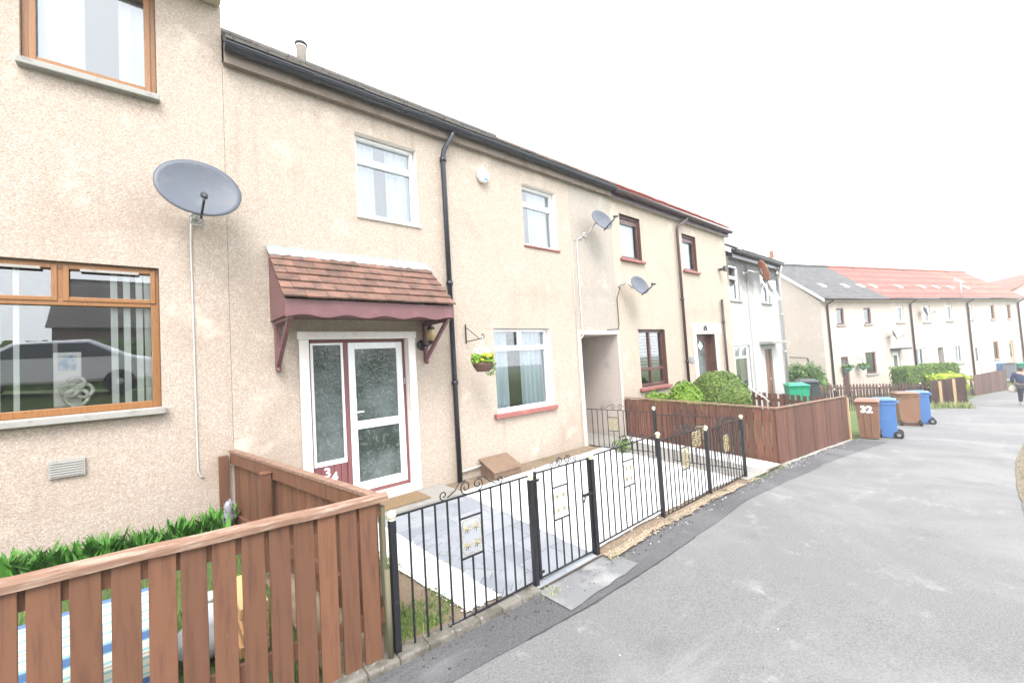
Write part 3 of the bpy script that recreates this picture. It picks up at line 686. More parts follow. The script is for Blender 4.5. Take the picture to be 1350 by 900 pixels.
w = window(NEAR, h34, 4.2, 5.52, 1.05, 2.44, .135, 'white_plastic', hs=[(2.09, 4.2, 5.52)], vs=[(4.84, 2.09, 2.44)], sashes=[(4.215, 4.825, 2.115, 2.425), (4.86, 5.505, 2.115, 2.425)], sill=('sill_red', 4.12, 5.545, 1.047, .075, .07), room=1.8)
curtain(NEAR, w, 4.2, 4.66, 1.04, 2.44, .22, 'curtain'); curtain(NEAR, w, 4.94, 5.6, 1.04, 2.44, .22, 'curtain')
# front door
mb = MB()
mb.box(1.285, 1.392, -.032, -.002, .206, 2.288, NEAR); mb.box(2.672, 2.778, -.032, -.002, .206, 2.288, NEAR); mb.box(1.27, 2.795, -.04, -.002, 2.29, 2.385, NEAR)
mb.build('door_surround', 'white_paint', h34, bevel=.008)
mb = MB(); e = .10, .17
for a, b_, c, d in ((1.395, 1.435, .20, 2.29), (2.632, 2.669, .20, 2.29), (1.435, 2.632, 2.255, 2.29), (1.832, 1.882, .30, 2.254), (1.882, 2.632, .295, .340)): mb.box(a, b_, *e, c, d, NEAR)
door = mb.build('door', 'red_paint', h34, bevel=.005)
mb = MB(); mb.box(1.395, 2.669, .02, .16, .203, .293, NEAR); mb.build('threshold', 'white_paint', door, bevel=.008)
mb = MB()
for a, b_, c, d in ((1.437, 1.47, .745, 2.252), (1.80, 1.83, .745, 2.252), (1.47, 1.80, .745, .80), (1.47, 1.80, 2.225, 2.252)): mb.box(a, b_, .105, .165, c, d, NEAR)
mb.build('sidelight_frame', 'white_plastic', door, bevel=.004)
mb = MB(); mb.box(1.47, 1.80, .13, .14, .80, 2.225, NEAR); mb.build('sidelight_pane', 'frosted_glass', door)
mb = MB()
for k in range(5): mb.box(1.438 + k * .0788, 1.438 + k * .0788 + .0755, .115, .155, .296, .742, NEAR)
mb.build('boarded_panel', 'red_paint', door, bevel=.004)
mb = MB()
L0, L1 = 1.886, 2.629
for a, b_, c, d in ((L0, L0 + .085, .345, 2.25), (L1 - .085, L1, .345, 2.25), (L0 + .085, L1 - .085, .345, .455), (L0 + .085, L1 - .085, 1.13, 1.235), (L0 + .085, L1 - .085, 2.165, 2.25)): mb.box(a, b_, .09, .15, c, d, NEAR)
mb.build('door_leaf', 'white_plastic', door, bevel=.006)
mb = MB(); mb.box(L0 + .08, L1 - .08, .115, .125, .45, 1.135, NEAR); mb.box(L0 + .08, L1 - .08, .115, .125, 1.23, 2.17, NEAR); mb.build('door_glass', 'frosted_glass', door)
mb = MB(); mb.box(L0 + .022, L0 + .052, .078, .0895, 1.20, 1.40, NEAR); mb.box(L0 + .028, L0 + .16, .045, .06, 1.345, 1.365, NEAR); mb.box(L0 + .028, L0 + .046, .06, .08, 1.345, 1.365, NEAR); mb.build('handle', 'white_plastic', door, bevel=.003)
mb = MB(); mb.box(2.645, 2.663, .092, .0995, 1.66, 1.74, NEAR); mb.build('door_bell', 'galvanised', door)
FX = Matrix(((1, 0, 0), (0, 0, -1), (0, 1, 0))).to_4x4()      # text facing -Y
def TM(x, y, z, M=FX): q = M.copy(); q.translation = (x, y, z); return q
text('house_number', '3', .165, TM(1.585, 5.34 + .112, .655), 'digit_white', door, .003, .004); text('house_number', '4', .165, TM(1.668, 5.34 + .112, .585), 'digit_white', door, .003, .004)

# door canopy: part of the house
can = MB()
CX0, CX1, CY, CZ0, CZ1 = 1.005, 2.985, 4.62, 2.47, 2.655
n = 80; top = []; bot = []
for i in range(n + 1):
    u = i / n; x = CX0 + (CX1 - CX0) * u
    s_ = abs(math.sin(u * PI * 4.5 + .35)); zb = CZ0 + .03 * (1 - s_) if False else CZ0 + .016 + .016 * math.sin(u * 2 * PI * 4.5 - .9)
    top.append((x, zb))
for (x, zb), (x2, zb2) in zip(top, top[1:]):
    can.hexa([(x, CY, zb), (x2, CY, zb2), (x2, CY + .022, zb2), (x, CY + .022, zb), (x, CY, CZ1), (x2, CY, CZ1), (x2, CY + .022, CZ1), (x, CY + .022, CZ1)])
canopy = can.build('door_canopy', 'canopy_paint', h34)
mb = MB()
for x in (CX0, CX1 - .022):
    mb = MB(); mb.prism([(x, 4.645, CZ0 + .02), (x, 5.335, CZ0 + .03), (x, 5.335, 3.22), (x, 4.645, CZ1 - .005)], (.022, 0, 0)); mb.build('cheek_panel', 'canopy_paint', canopy)
mb = MB(); mb.box(CX0 + .03, CX1 - .03, 4.645, 5.335, CZ0 + .06, CZ0 + .075); mb.build('canopy_ceiling', 'canopy_paint', canopy)
for x in (CX0 + .03, CX1 - .075):
    mb = MB(); mb.box(x, x + .05, 5.275, 5.336, 1.95, 2.50)
    mb.bar((x + .025, 5.285, 2.0), (x + .025, 4.70, 2.475), .042, .05); mb.box(x, x + .05, 4.66, 5.27, 2.455, 2.50)
    mb.lathe([(.005, -.03), (.03, -.02), (.033, 0), (.028, .02)], (x + .025, 5.285, 1.95), 8)
    mb.build('bracket', 'canopy_paint', canopy, bevel=.006)
mb = MB(); nrow = 6
for r_ in range(nrow):
    y0 = 4.585 + (5.25 - 4.585) * r_ / nrow; z0_ = 2.665 + (3.27 - 2.665) * r_ / nrow
    dy, dz = (5.25 - 4.585) / nrow, (3.27 - 2.665) / nrow
    x = CX0 - .02 + (0 if r_ % 2 == 0 else -.10)
    while x < CX1 + .02:
        a = max(x, CX0 - .02); b_ = min(x + .213, CX1 + .02); x += .216
        if b_ - a < .02: continue
        j = R.uniform(-.004, .004); l = R.uniform(.0, .006)
        mb.hexa([(a, y0 - .012 + j, z0_ + l), (b_, y0 - .012 + j, z0_ + l), (b_, y0 + dy * 1.25, z0_ + dz * 1.25 - .018), (a, y0 + dy * 1.25, z0_ + dz * 1.25 - .018),
                 (a, y0 - .022 + j, z0_ + .018 + l), (b_, y0 - .022 + j, z0_ + .018 + l), (b_, y0 + dy * 1.25 - .010, z0_ + dz * 1.25 - .002), (a, y0 + dy * 1.25 - .010, z0_ + dz * 1.25 - .002)])
mb.build('canopy_roof', 'canopy_tile', canopy, bevel=.003)
mb = MB(); n = 30
for i in range(n):
    x0_, x1_ = .985 + (3.02 - .985) * i / n, .985 + (3.02 - .985) * (i + 1) / n
    j0 = .010 * math.sin(i * 1.7); j1 = .010 * math.sin((i + 1) * 1.7)
    mb.hexa([(x0_, 5.195, 3.225 + j0), (x1_, 5.195, 3.225 + j1), (x1_, 5.325, 3.335), (x0_, 5.325, 3.335), (x0_, 5.188, 3.238 + j0), (x1_, 5.188, 3.238 + j1), (x1_, 5.318, 3.352), (x0_, 5.318, 3.352)])
    mb.hexa([(x0_, 5.318, 3.335), (x1_, 5.318, 3.335), (x1_, 5.337, 3.335), (x0_, 5.337, 3.335), (x0_, 5.318, 3.372), (x1_, 5.318, 3.372), (x1_, 5.337, 3.372), (x0_, 5.337, 3.372)])
mb.build('flashing', 'lead', canopy)

# ---- next house along
h32 = thing('terraced_house', 'cream roughcast house with dark brown frames, pink sills and a red tiled roof', 'house', (10, 5.34, 0))
ops32 = [(7.98, 8.80, 4.03, 5.05, .10), (10.82, 11.60, 4.03, 5.03, .10), (8.40, 9.57, 1.09, 2.43, .10), (11.2, 12.32, -.2, 2.30, .2)]
mb = wall_mesh(NEAR, 7.643, 13.57, -.7, 5.33, 7.5, ops32, 7.9, 3.75); mb.build('wall', ['roughcast_cream', 'reveal_brown'], h32)
roof(NEAR, h32, 7.63, 13.62, 5.555, -.20, 8.30, 3.75, 'roof_red', 7.9)
gutter(NEAR, h32, 7.63, 13.72, -.16, 5.465, .066, 'gutter_brown', 'gutter_brown', 'soffit_cream', 5.31)
downpipe(h32, [(10.84, 5.175, 5.41), (10.82, 5.18, 5.34), (10.46, 5.245, 5.12), (10.44, 5.262, 5.02), (10.44, 5.262, .0)], .036, 'gutter_brown', [(10.44, 5.262, 3.2), (10.44, 5.262, 1.6)])
downpipe(h32, [(12.86, 5.27, 3.32), (12.86, 5.27, -.2)], .034, 'gutter_brown', [(12.86, 5.27, 2.65), (12.86, 5.27, 1.2)])
w = window(NEAR, h32, 7.98, 8.80, 4.03, 5.05, .10, 'brown_frame', hs=[(4.93, 7.98, 8.8)], bw=.06, sashes=[(8.02, 8.76, 4.07, 4.90)], sill=('sill_red', 7.90, 8.86, 4.026, .06, .07), inner='interior_pale')
curtain(NEAR, w, 7.98, 8.80, 4.03, 5.05, .24, 'curtain')
w = window(NEAR, h32, 10.82, 11.60, 4.03, 5.03, .10, 'brown_frame', hs=[(4.91, 10.82, 11.6)], bw=.06, sashes=[(10.86, 11.56, 4.07, 4.88)], sill=('sill_red', 10.74, 11.66, 4.026, .06, .07), inner='interior_pale')
curtain(NEAR, w, 10.82, 11.60, 4.03, 5.05, .24, 'curtain')
w = window(NEAR, h32, 8.40, 9.57, 1.09, 2.43, .10, 'brown_frame', hs=[(1.50, 8.4, 9.6)], vs=[(8.96, 1.09, 2.43)], bw=.07, sill=('sill_red', 8.30, 9.62, 1.086, .07, .08), pane='pane_glass_dark', room=1.5)
mb = MB()
for k in range(12): mb.box(8.46, 9.5, .2, .24, 1.56 + k * .075, 1.566 + k * .075, NEAR)
mb.build('blind', 'blind', w)
mb = MB()
for a, b_, c, d in ((11.203, 11.27, -.2, 2.297), (12.25, 12.317, -.2, 2.297), (11.27, 12.25, 2.23, 2.297)): mb.box(a, b_, .17, .24, c, d, NEAR)
door = mb.build('door', 'brown_frame', h32)
mb = MB(); mb.box(11.275, 12.245, .19, .23, -.05, 2.225, NEAR); mb.build('door_leaf', 'brown_frame', door)
mb = MB(); mb.box(11.50, 12.02, .180, .1895, .9, 2.1, NEAR); mb.build('door_glass', 'frosted_glass', door)
mb = MB()
mb.prism([NEAR(11.62, .172, 1.98), NEAR(11.76, .172, 2.12), NEAR(11.90, .172, 1.98), NEAR(11.76, .172, 1.86)], (0, .007, 0)); mb.build('glass_motif', 'digit_white', door)
mb = MB(); mb.box(10.95, 12.80, -.012, -.002, 2.303, 2.62, NEAR); mb.box(12.323, 12.55, -.012, -.002, -.2, 2.302, NEAR); mb.box(10.97, 11.197, -.012, -.002, -.2, 2.302, NEAR); mb.build('door_surround', 'cream_paint', h32)
mb = MB(); mb.box(10.72, 10.92, -.028, -.002, 1.55, 1.70, NEAR); mb.build('number_plate', 'bin_grey', h32)
mb = MB(); mb.tube([(11.72 + .07 * math.cos(a), 5.31, 2.44 + .085 * math.sin(a)) for a in [PI * 1.35 * k / 12 - .55 for k in range(13)]], .018, 6); mb.build('horseshoe', 'dark_plastic', h32)
mb = MB(); mb.box(12.95, 13.02, -.16, -.002, 4.20, 4.27, NEAR); mb.box(12.90, 13.07, -.22, -.16, 4.16, 4.31, NEAR); mb.build('flood_lamp', 'dark_plastic', h32)

# ---- sooty house
h30 = thing('terraced_house', 'off-white rendered house with soot under its eaves and a rusty dish', 'house', (16, 5.34, -.4))
ops30 = [(13.68, 14.45, 3.36, 4.50, .08), (16.33, 17.2, 3.40, 4.42, .08), (13.66, 14.88, .50, 1.93, .08), (16.18, 16.88, -.45, 1.75, .12)]
mb = wall_mesh(NEAR, 13.573, 18.15, -1.2, 4.75, 7.5, ops30, 7.2, 3.75); mb.build('wall', ['render_sooty', 'sill_stone'], h30)
roof(NEAR, h30, 13.63, 18.25, 4.95, -.24, 7.5, 3.75, 'roof_dark', 7.9)
gutter(NEAR, h30, 13.73, 18.25, -.20, 4.90, .07, 'gutter_black', 'gutter_black', 'soffit_dark', 4.70)
downpipe(h30, [(18.0, 5.14, 4.85), (17.99, 5.15, 4.75), (18.02, 5.24, 4.45), (18.03, 5.26, 4.3), (18.05, 5.26, -.5)], .045, 'galvanised', [(18.03, 5.26, 3.0), (18.04, 5.26, 1.6)])
w = window(NEAR, h30, 13.68, 14.45, 3.36, 4.50, .08, 'white_plastic', hs=[(4.08, 13.6, 14.5)], bw=.06, sashes=[(13.72, 14.41, 4.11, 4.46)], inner='interior', sill=('sill_stone', 13.6, 14.53, 3.355, .05, .05))
curtain(NEAR, w, 13.68, 14.45, 3.36, 4.02, .22, 'curtain')
w = window(NEAR, h30, 16.33, 17.2, 3.40, 4.42, .08, 'white_plastic', bw=.06, inner='interior', sill=('sill_stone', 16.25, 17.28, 3.395, .06, .06))
mb = MB()                                             # sash tilted open
for a, b_, c, d in ((16.37, 16.43, 0, .85), (17.10, 17.16, 0, .85), (16.43, 17.10, 0, .06), (16.43, 17.10, .79, .85)):
    f = lambda s, z: NEAR(s, .03 - .38 * (1 - z / .9), 3.48 + z)
    mb.hexa([f(a, c), f(b_, c), (f(b_, c)[0], f(b_, c)[1] + .05, f(b_, c)[2]), (f(a, c)[0], f(a, c)[1] + .05, f(a, c)[2]), f(a, d), f(b_, d), (f(b_, d)[0], f(b_, d)[1] + .05, f(b_, d)[2]), (f(a, d)[0], f(a, d)[1] + .05, f(a, d)[2])])
sash = mb.build('open_sash', 'white_plastic', w)
w = window(NEAR, h30, 13.66, 14.88, .50, 1.93, .08, 'white_plastic', hs=[(1.55, 13.6, 14.9)], vs=[(14.27, 1.55, 1.93)], bw=.07, pane='pane_glass_dark', sill=('sill_stone', 13.6, 14.95, .495, .06, .06))
curtain(NEAR, w, 13.7, 14.1, .5, 1.93, .22, 'curtain'); curtain(NEAR, w, 14.6, 14.9, .5, 1.93, .22, 'door_pale_wood')
mb = MB()
for a, b_, c, d in ((16.183, 16.25, -.45, 1.745), (16.81, 16.877, -.45, 1.745), (16.25, 16.81, 1.68, 1.745)): mb.box(a, b_, .06, .12, c, d, NEAR)
door = mb.build('door', 'door_brown', h30)
mb = MB(); mb.box(16.252, 16.808, .07, .11, -.4, 1.678, NEAR); mb.build('door_leaf', 'door_brown', door)
mb = MB(); mb.box(16.72, 16.76, .04, .068, .65, .72, NEAR); mb.build('handle', 'galvanised', door)
mb = MB(); mb.box(15.75, 17.3, -.42, -.002, 1.92, 2.02, NEAR); mb.build('porch_slab', 'sill_stone', h30, bevel=.01)
mb = MB(); mb.box(15.05, 15.13, -.05, -.003, -.4, 4.6, NEAR); mb.build('cable_trunking', 'render_sooty', h30)
mb = MB(); mb.box(17.32, 17.62, -.09, -.003, 3.95, 4.25, NEAR); mb.build('meter_box', 'white_plastic', h30, bevel=.01)
mb = MB(); mb.box(13.75, 14.0, -.33, -.275, 4.90, 4.96, NEAR); mb.build('gutter_patch', 'galvanised', h30)

# ---- far row
def far_house(s0, s1, label, roofm, wallm, ops, ends, vents, pipe=None):
    c = FAR((s0 + s1) / 2, 0, -1.15)
    h = thing('terraced_house', label, 'house', c, group=None)
    o = [(x['s'][0], x['s'][1], x['z'][0], x['z'][1], .1) for x in ops]
    mb = wall_mesh(FAR, s0, s1, -1.6, 4.0, 5.5, o, 6.4, 2.75); mb.build('wall', [wallm, wallm], h)
    roof(FAR, h, s0 - (.18 if ends[0] else 0), s1 + (.18 if ends[1] else 0), 4.12, -.32, 6.62, 2.75, roofm, 5.82)
    mb = MB(); mb.tube([FAR(s0, -.36, 4.08), FAR(s1, -.36, 4.08)], .06, 8); mb.build('gutter', 'gutter_brown', h)
    mb = MB(); mb.box(s0 + .01, s1 - .01, -.3, 0, 3.97, 4.0, FAR); mb.build('soffit', 'soffit_cream', h)
    if ends[0]:
        mb = MB(); mb.prism([FAR(s0 - .2, -.32, 3.93), FAR(s0 - .2, 2.75, 6.43), FAR(s0 - .2, 2.75, 6.60), FAR(s0 - .2, -.32, 4.10)], tuple(Vector(FAR(.02, 0, 0)) - Vector(FAR(0, 0, 0)))); mb.build('barge_board', 'white_paint', h)
    for x in ops:
        a, b_ = x['s']; c_, d = x['z']
        if x['k'] == 'w':
            vs = [((a + b_) / 2, c_, d)] if x.get('two') else []
            w = window(FAR, h, a, b_, c_, d, .08, x['m'], vs=vs, bw=.08, room=.8, inner='interior_pale' if x['m'] == 'white_plastic' else 'interior', sill=(x.get('sm', 'sill_stone'), a - .08, b_ + .08, c_ - .004, .08, .07))
            curtain(FAR, w, a + .05, a + (b_ - a) * (.95 if x['m'] == 'white_plastic' else .5), c_, d, .24, 'curtain', waves=5)
        elif x['k'] == 'd':
            mb = MB(); mb.box(a + .003, b_ - .003, .06, .11, c_, d - .003, FAR); dr = mb.build('door', x['m'], h)
            mb = MB(); mb.box(a + .25 * (b_ - a), b_ - .25 * (b_ - a), .05, .0595, c_ + 1.2, d - .2, FAR); mb.build('door_glass', 'frosted_glass', dr)
            mb = MB(); mb.box(a + .08, a + .13, .03, .0595, c_ + 1.0, c_ + 1.12, FAR); mb.build('handle', 'galvanised', dr)
            if x.get('hood'):
                mb = MB(); mb.box(a - .2, b_ + .2, -.5, -.002, d + .12, d + .22, FAR); mb.build('door_hood', 'dark_plastic', h)
        else:
            mb = MB(); 
            for s in (a + .002, b_ - .05): mb.box(s, s + .048, .0, 5.5, c_, d, FAR)
            mb.box(a + .002, b_ - .002, 5.2, 5.3, c_, d, FAR); mb.build('passage_lining', 'passage_paint', h)
    for s in vents:
        mb = MB(); sl = (6.62 - 4.12) / 3.07
        f = lambda u, dd, up: FAR(u, dd, 4.12 + (dd + .32) * sl + up)
        mb.hexa([f(s, .62, .0), f(s + .42, .62, .0), f(s + .42, .92, .0), f(s, .92, .0), f(s, .64, .07), f(s + .42, .64, .07), f(s + .42, .92, .03), f(s, .92, .03)]); mb.build('roof_vent', 'pale_tile', h)
    if pipe is not None: downpipe(h, [FAR(pipe + .1, -.36, 4.03), FAR(pipe, -.07, 3.8), FAR(pipe, -.07, -1.2)], .05, 'gutter_brown')
    return h
W = lambda s0, s1, z0, z1, m='white_plastic', **k: dict(k='w', s=(s0, s1), z=(z0, z1), m=m, **k)
Dr = lambda s0, s1, z1, m, **k: dict(k='d', s=(s0, s1), z=(-1.2, z1), m=m, **k)
hA = far_house(-3.41, 1.94, 'far end house with the grey roof and bare gable wall', 'roof_grey', 'roughcast_far',
          [W(-2.2, -1.55, 2.73, 3.62, 'brown_frame'), W(.18, .84, 2.72, 3.62, 'brown_frame'), Dr(-2.16, -1.55, 1.0, 'brown_frame'), W(-.05, .9, -.06, 1.14, 'brown_frame')], (True, False), (-2.1, -.1, 1.35), -3.0)
hB = far_house(1.943, 7.10, 'far house with the white hooded door, left of the far passage', 'roof_red_old', 'roughcast_far',
          [W(3.2, 4.0, 2.75, 3.70), W(5.98, 6.8, 2.70, 3.68), Dr(2.5, 3.2, 1.04, 'white_plastic', hood=1), W(4.8, 5.76, .10, 1.18, two=1)], (False, False), (2.6, 5.2), 4.62)
hC = far_house(7.103, 13.13, 'far house with the red roof, the dark passage and the aerial', 'roof_red_old', 'roughcast_far',
          [dict(k='p', s=(7.16, 7.9), z=(-1.2, 1.08)), W(8.55, 9.36, 2.72, 3.71), W(11.12, 11.80, 2.74, 3.72), W(9.22, 10.08, .0, 1.18, two=1), Dr(11.62, 12.2, 1.08, 'white_plastic')], (False, False), (7.75, 9.4, 11.1), 11.08)
hD = far_house(13.133, 18.47, 'far house with the orange roof and timber door, at the far right end', 'roof_orange', 'roughcast_pale',
          [W(14.1, 14.72, 2.71, 3.67, 'oak_frame'), W(16.4, 17.0, 2.69, 3.68, 'oak_frame'), W(14.02, 14.74, -.03, 1.2, 'oak_frame'), Dr(16.2, 16.8, 1.15, 'door_pale_wood')], (False, True), (12.65 + .5,), 17.95)
# gable details of the far end house
mb = MB(); F = FAR
def GP(d, z, out=.01): return F(-3.41 - out, d, z)
mb.tube([GP(.9, -.6), GP(.9, 1.05), GP(1.9, 1.12)], .02, 6); mb.build('gable_cable', 'cable_black', hA)
mb = MB(); mb.hexa([GP(.55, -.75, .02), GP(1.55, -.75, .02), GP(1.55, -.75, -.0), GP(.55, -.75, -.0), GP(.55, .1, .02), GP(1.55, .1, .02), GP(1.55, .1, -.0), GP(.55, .1, -.0)]); gw = mb.build('window', 'brown_frame', hA)
mb = MB(); mb.poly([GP(.62, -.68, .024), GP(1.48, -.68, .024), GP(1.48, .03, .024), GP(.62, .03, .024)]); mb.build('pane', 'car_glass', gw)
mb = MB(); mb.box(-3.3, -2.6, 2.4, 3.1, 6.2, 6.95, FAR); ch = mb.build('chimney', 'roughcast_pale', hA)
mb = MB(); mb.lathe([(.13, 0), (.11, .4), (.14, .42), (.13, .5)], FAR(-2.95, 2.75, 6.95), 10); mb.build('chimney_pot', 'clay', ch)
# ---- house beyond, cut by the right edge
hR = thing('terraced_house', 'pale gable-ended house beyond the far row, cut by the right edge', 'house', (64, -3, -1.6))
FR = Frame((61, -.1), -62)
mb = wall_mesh(FR, 0, 9, -2.2, 4.9, 9, [], None, None, ends=(True, True)); mb.poly([FR(0, 0, 4.9), FR(4.0, 0, 7.2), FR(9, 0, 4.9)]); mb.poly([FR(0, 9, 4.9), FR(4.0, 9, 7.2), FR(9, 9, 4.9)]); mb.build('wall', ['roughcast_pale', 'roughcast_pale'], hR)
mb = MB()
mb.hexa([FR(-.3, -.2, 4.75), FR(4, -.2, 7.22), FR(4, 9.2, 7.22), FR(-.3, 9.2, 4.75), FR(-.3, -.2, 4.88), FR(4, -.2, 7.36), FR(4, 9.2, 7.36), FR(-.3, 9.2, 4.88)])
mb.hexa([FR(4.002, -.2, 7.22), FR(9.3, -.2, 4.75), FR(9.3, 9.2, 4.75), FR(4.002, 9.2, 7.22), FR(4.002, -.2, 7.36), FR(9.3, -.2, 4.88), FR(9.3, 9.2, 4.88), FR(4.002, 9.2, 7.36)]); mb.build('roof', 'roof_orange', hR)

# ------------------------------------------------------------------ fittings on the walls
def dish_parts(t, c, az, el, wd, ht, m, wall_y, wall_pt, arm=.5):
    """offset dish: c centre, faces direction az (deg from -Y toward +X) tilted up el"""
    a = math.radians(az); e = math.radians(el)
    f = Vector((math.sin(a) * math.cos(e), -math.cos(a) * math.cos(e), math.sin(e))); r = Vector((math.cos(a), math.sin(a), 0)); u = r.cross(f) * -1
    if u.z < 0: u = -u
    c = Vector(c); mb = MB(); mb.smooth = True; nr, ns = 8, 40; fr = []; bk = []
    for i in range(nr + 1):
        q = i / nr; A = []; B = []
        for k in range(ns):
            th = 2 * PI * k / ns; p = c + r * (wd / 2 * q * math.cos(th)) + u * (ht / 2 * q * math.sin(th)) + f * (.055 * (q * q - 1))
            A.append(mb.vert(p)); B.append(mb.vert(p - f * .008 * (1 if q < 1 else 1.6)))
        fr.append(A); bk.append(B)
    for i in range(nr):
        for k in range(ns):
            k2 = (k + 1) % ns; mb.face((fr[i][k], fr[i][k2], fr[i + 1][k2], fr[i + 1][k])); mb.face((bk[i][k2], bk[i][k], bk[i + 1][k], bk[i + 1][k2]))
    for k in range(ns): k2 = (k + 1) % ns; mb.face((fr[nr][k], fr[nr][k2], bk[nr][k2], bk[nr][k]))
    mb.build('reflector', m, t)
    lnb = c + f * (wd * arm) - u * (ht * .34); foot = c - u * (ht * .50) - f * .01
    mb = MB(); mb.bar(foot - f * .05, lnb - f * .03 - u * .03, .018, .022); mb.build('arm', 'dark_plastic', t)
    mb = MB(); d = (c - lnb).normalized(); mb.tube([lnb - d * .07, lnb - d * .02, lnb + d * .0, lnb + d * .03], [.016, .02, .03, .028], 10); mb.build('receiver', 'dark_plastic', t)
    mb = MB(); wp = Vector(wall_pt); b0 = c - f * .075
    mb.lathe([(.055, -.004), (.05, .02)], wp, 10, Matrix.Rotation(PI / 2, 3, 'X')); mb.tube([wp, wp + Vector((0, -.12, 0)), wp + Vector((0, -.17, .06)), (wp.x * .3 + b0.x * .7, wp.y * .3 + b0.y * .7, b0.z - .02), b0], .018, 8)
    mb.bar(b0 - u * .10, b0 + u * .10, .05, .03, up=tuple(f)); mb.build('bracket', 'galvanised', t)
def cable(t, pts, r, m):
    mb = MB(); mb.tube(pts, r, 6); mb.build('cable', m, t)
t = thing('satellite_dish', 'large grey oval satellite dish over the white cable on the nearest wall', 'satellite dish', (.36, 5.33, 3.55), group='satellite dishes on the house fronts')
dish_parts(t, (.365, 4.95, 3.76), 4, 14, .70, .60, 'dish_grey', 5.34, (.35, 5.335, 3.55), .26)
cable(t, [(.31, 5.30, 3.62), (.303, 5.325, 3.3), (.307, 5.325, 2.675), (.312, 5.325, 1.438), (.315, 5.325, .98), (.335, 5.325, .92), (.365, 5.33, .90)], .0075, 'cable_white')
cable(t, [(.35 + .06 * math.cos(a), 5.22, 3.52 + .06 * math.sin(a)) for a in [2 * PI * k / 16 for k in range(15)]], .008, 'cable_white')
t = thing('satellite_dish', 'grey satellite dish above the passage, with white cables hanging below', 'satellite dish', (6.6, 5.33, 4.3), group='satellite dishes on the house fronts')
dish_parts(t, (6.86, 4.98, 4.60), -4, 20, .56, .44, 'dish_grey', 5.34, (6.70, 5.335, 4.36))
cable(t, [(6.70, 5.32, 4.36), (6.45, 5.32, 4.22), (6.43, 5.325, 4.1), (6.42, 5.325, 3.2), (6.42, 5.325, 2.42), (6.40, 5.29, 2.30), (6.28, 5.27, 2.22)], .010, 'cable_white')
cable(t, [(6.60, 5.32, 4.27), (6.28, 5.325, 4.2), (6.26, 5.325, 3.0), (6.25, 5.325, 2.4)], .005, 'cable_white')
t = thing('satellite_dish', 'grey satellite dish lower right of the passage top, with a black cable', 'satellite dish', (7.85, 5.33, 3.36), group='satellite dishes on the house fronts')
dish_parts(t, (8.02, 4.96, 3.36), -4, 20, .56, .44, 'dish_grey', 5.34, (7.80, 5.335, 3.40))
cable(t, [(7.80, 5.32, 3.36), (7.72, 5.325, 3.2), (7.66, 5.325, 3.1), (7.665, 5.325, 2.55), (7.63, 5.32, 2.43), (7.2, 5.305, 2.408)], .009, 'cable_black')
t = thing('satellite_dish', 'rusty orange satellite dish under the sooty eaves', 'satellite dish', (15.0, 5.33, 4.4), group='satellite dishes on the house fronts')
dish_parts(t, (15.25, 4.85, 4.33), 40, 16, .60, .74, 'dish_rust', 5.34, (14.85, 5.335, 4.30))
def small_dish(s, z, label):
    p = FAR(s, -.35, z); q = FAR(s, -.005, z - .12)
    t = thing('satellite_dish', label, 'satellite dish', p, group='satellite dishes on the house fronts'); dish_parts(t, p, 10, 16, .62, .56, 'dish_grey', 0, q)
small_dish(2.2, 2.05, 'dark satellite dish beside the far white hooded door, at first floor')
small_dish(5.55, 3.35, 'satellite dish near the eaves by the far middle pipe')
t = thing('tv_aerial', 'thin television aerial standing above the far red roof', 'aerial', FAR(10.45, .3, 4.5))
mb = MB(); mb.tube([FAR(10.45, -.1, 3.9), FAR(10.45, -.1, 5.3)], .025, 6); mb.build('mast', 'galvanised', t)
mb = MB(); mb.tube([FAR(9.7, -.1, 5.3), FAR(11.0, -.1, 5.1)], .015, 6)
for k in range(6): a = Vector(FAR(9.8 + k * .2, -.1, 5.28 - k * .03)); mb.tube([a + Vector((0, 0, -.2)), a + Vector((0, 0, .2))], .01, 4)
mb.build('antenna', 'galvanised', t)

t = thing('alarm_box', 'white alarm box high on the wall right of the black downpipe', 'alarm box', (4.14, 5.33, 4.94))
mb = MB(); hx = [(4.14 + .115 * math.cos(a), 4.945 + .13 * math.sin(a)) for a in [PI / 4 * k + PI / 8 for k in range(8)]]
mb.prism([(x, 5.25, z) for x, z in hx], (0, .086, 0)); mb.build('casing', 'white_plastic', t, bevel=.02)
mb = MB(); mb.box(4.12, 4.20, 5.243, 5.249, 4.85, 4.885); mb.build('strobe', 'bin_blue', t)
t = thing('wall_lantern', 'black wall lantern with amber glass beside the front door', 'lantern', (2.88, 5.33, 2.2))
mb = MB(); mb.lathe([(.075, 0), (.065, .015), (.03, .03)], (2.885, 5.336, 2.19), 12, Matrix.Rotation(PI / 2, 3, 'X')); mb.tube([(2.885, 5.31, 2.19), (2.92, 5.22, 2.17), (2.95, 5.17, 2.20)], .013, 6); mb.lathe([(.05, 0), (.055, .02), (.045, .04)], (2.95, 5.17, 2.20), 10); mb.build('bracket', 'iron_black', t)
mb = MB(); mb.lathe([(.045, 0), (.058, .06), (.058, .14), (.05, .16)], (2.95, 5.17, 2.242), 12); mb.build('lamp_glass', 'amber_glass', t)
mb = MB(); mb.lathe([(.066, 0), (.03, .05), (.008, .08)], (2.95, 5.17, 2.403), 10); mb.build('cap', 'iron_black', t)
def spiral(cx, cz, r0, turns, a0, y, sgn=1, n=22): return [(cx + r0 * (1 - .75 * k / n) * math.cos(a0 + sgn * 2 * PI * turns * k / n), y, cz + r0 * (1 - .75 * k / n) * math.sin(a0 + sgn * 2 * PI * turns * k / n)) for k in range(n + 1)]
t = thing('basket_bracket', 'thin black iron wall bracket holding the hanging basket', 'bracket', (3.65, 5.33, 2.3))
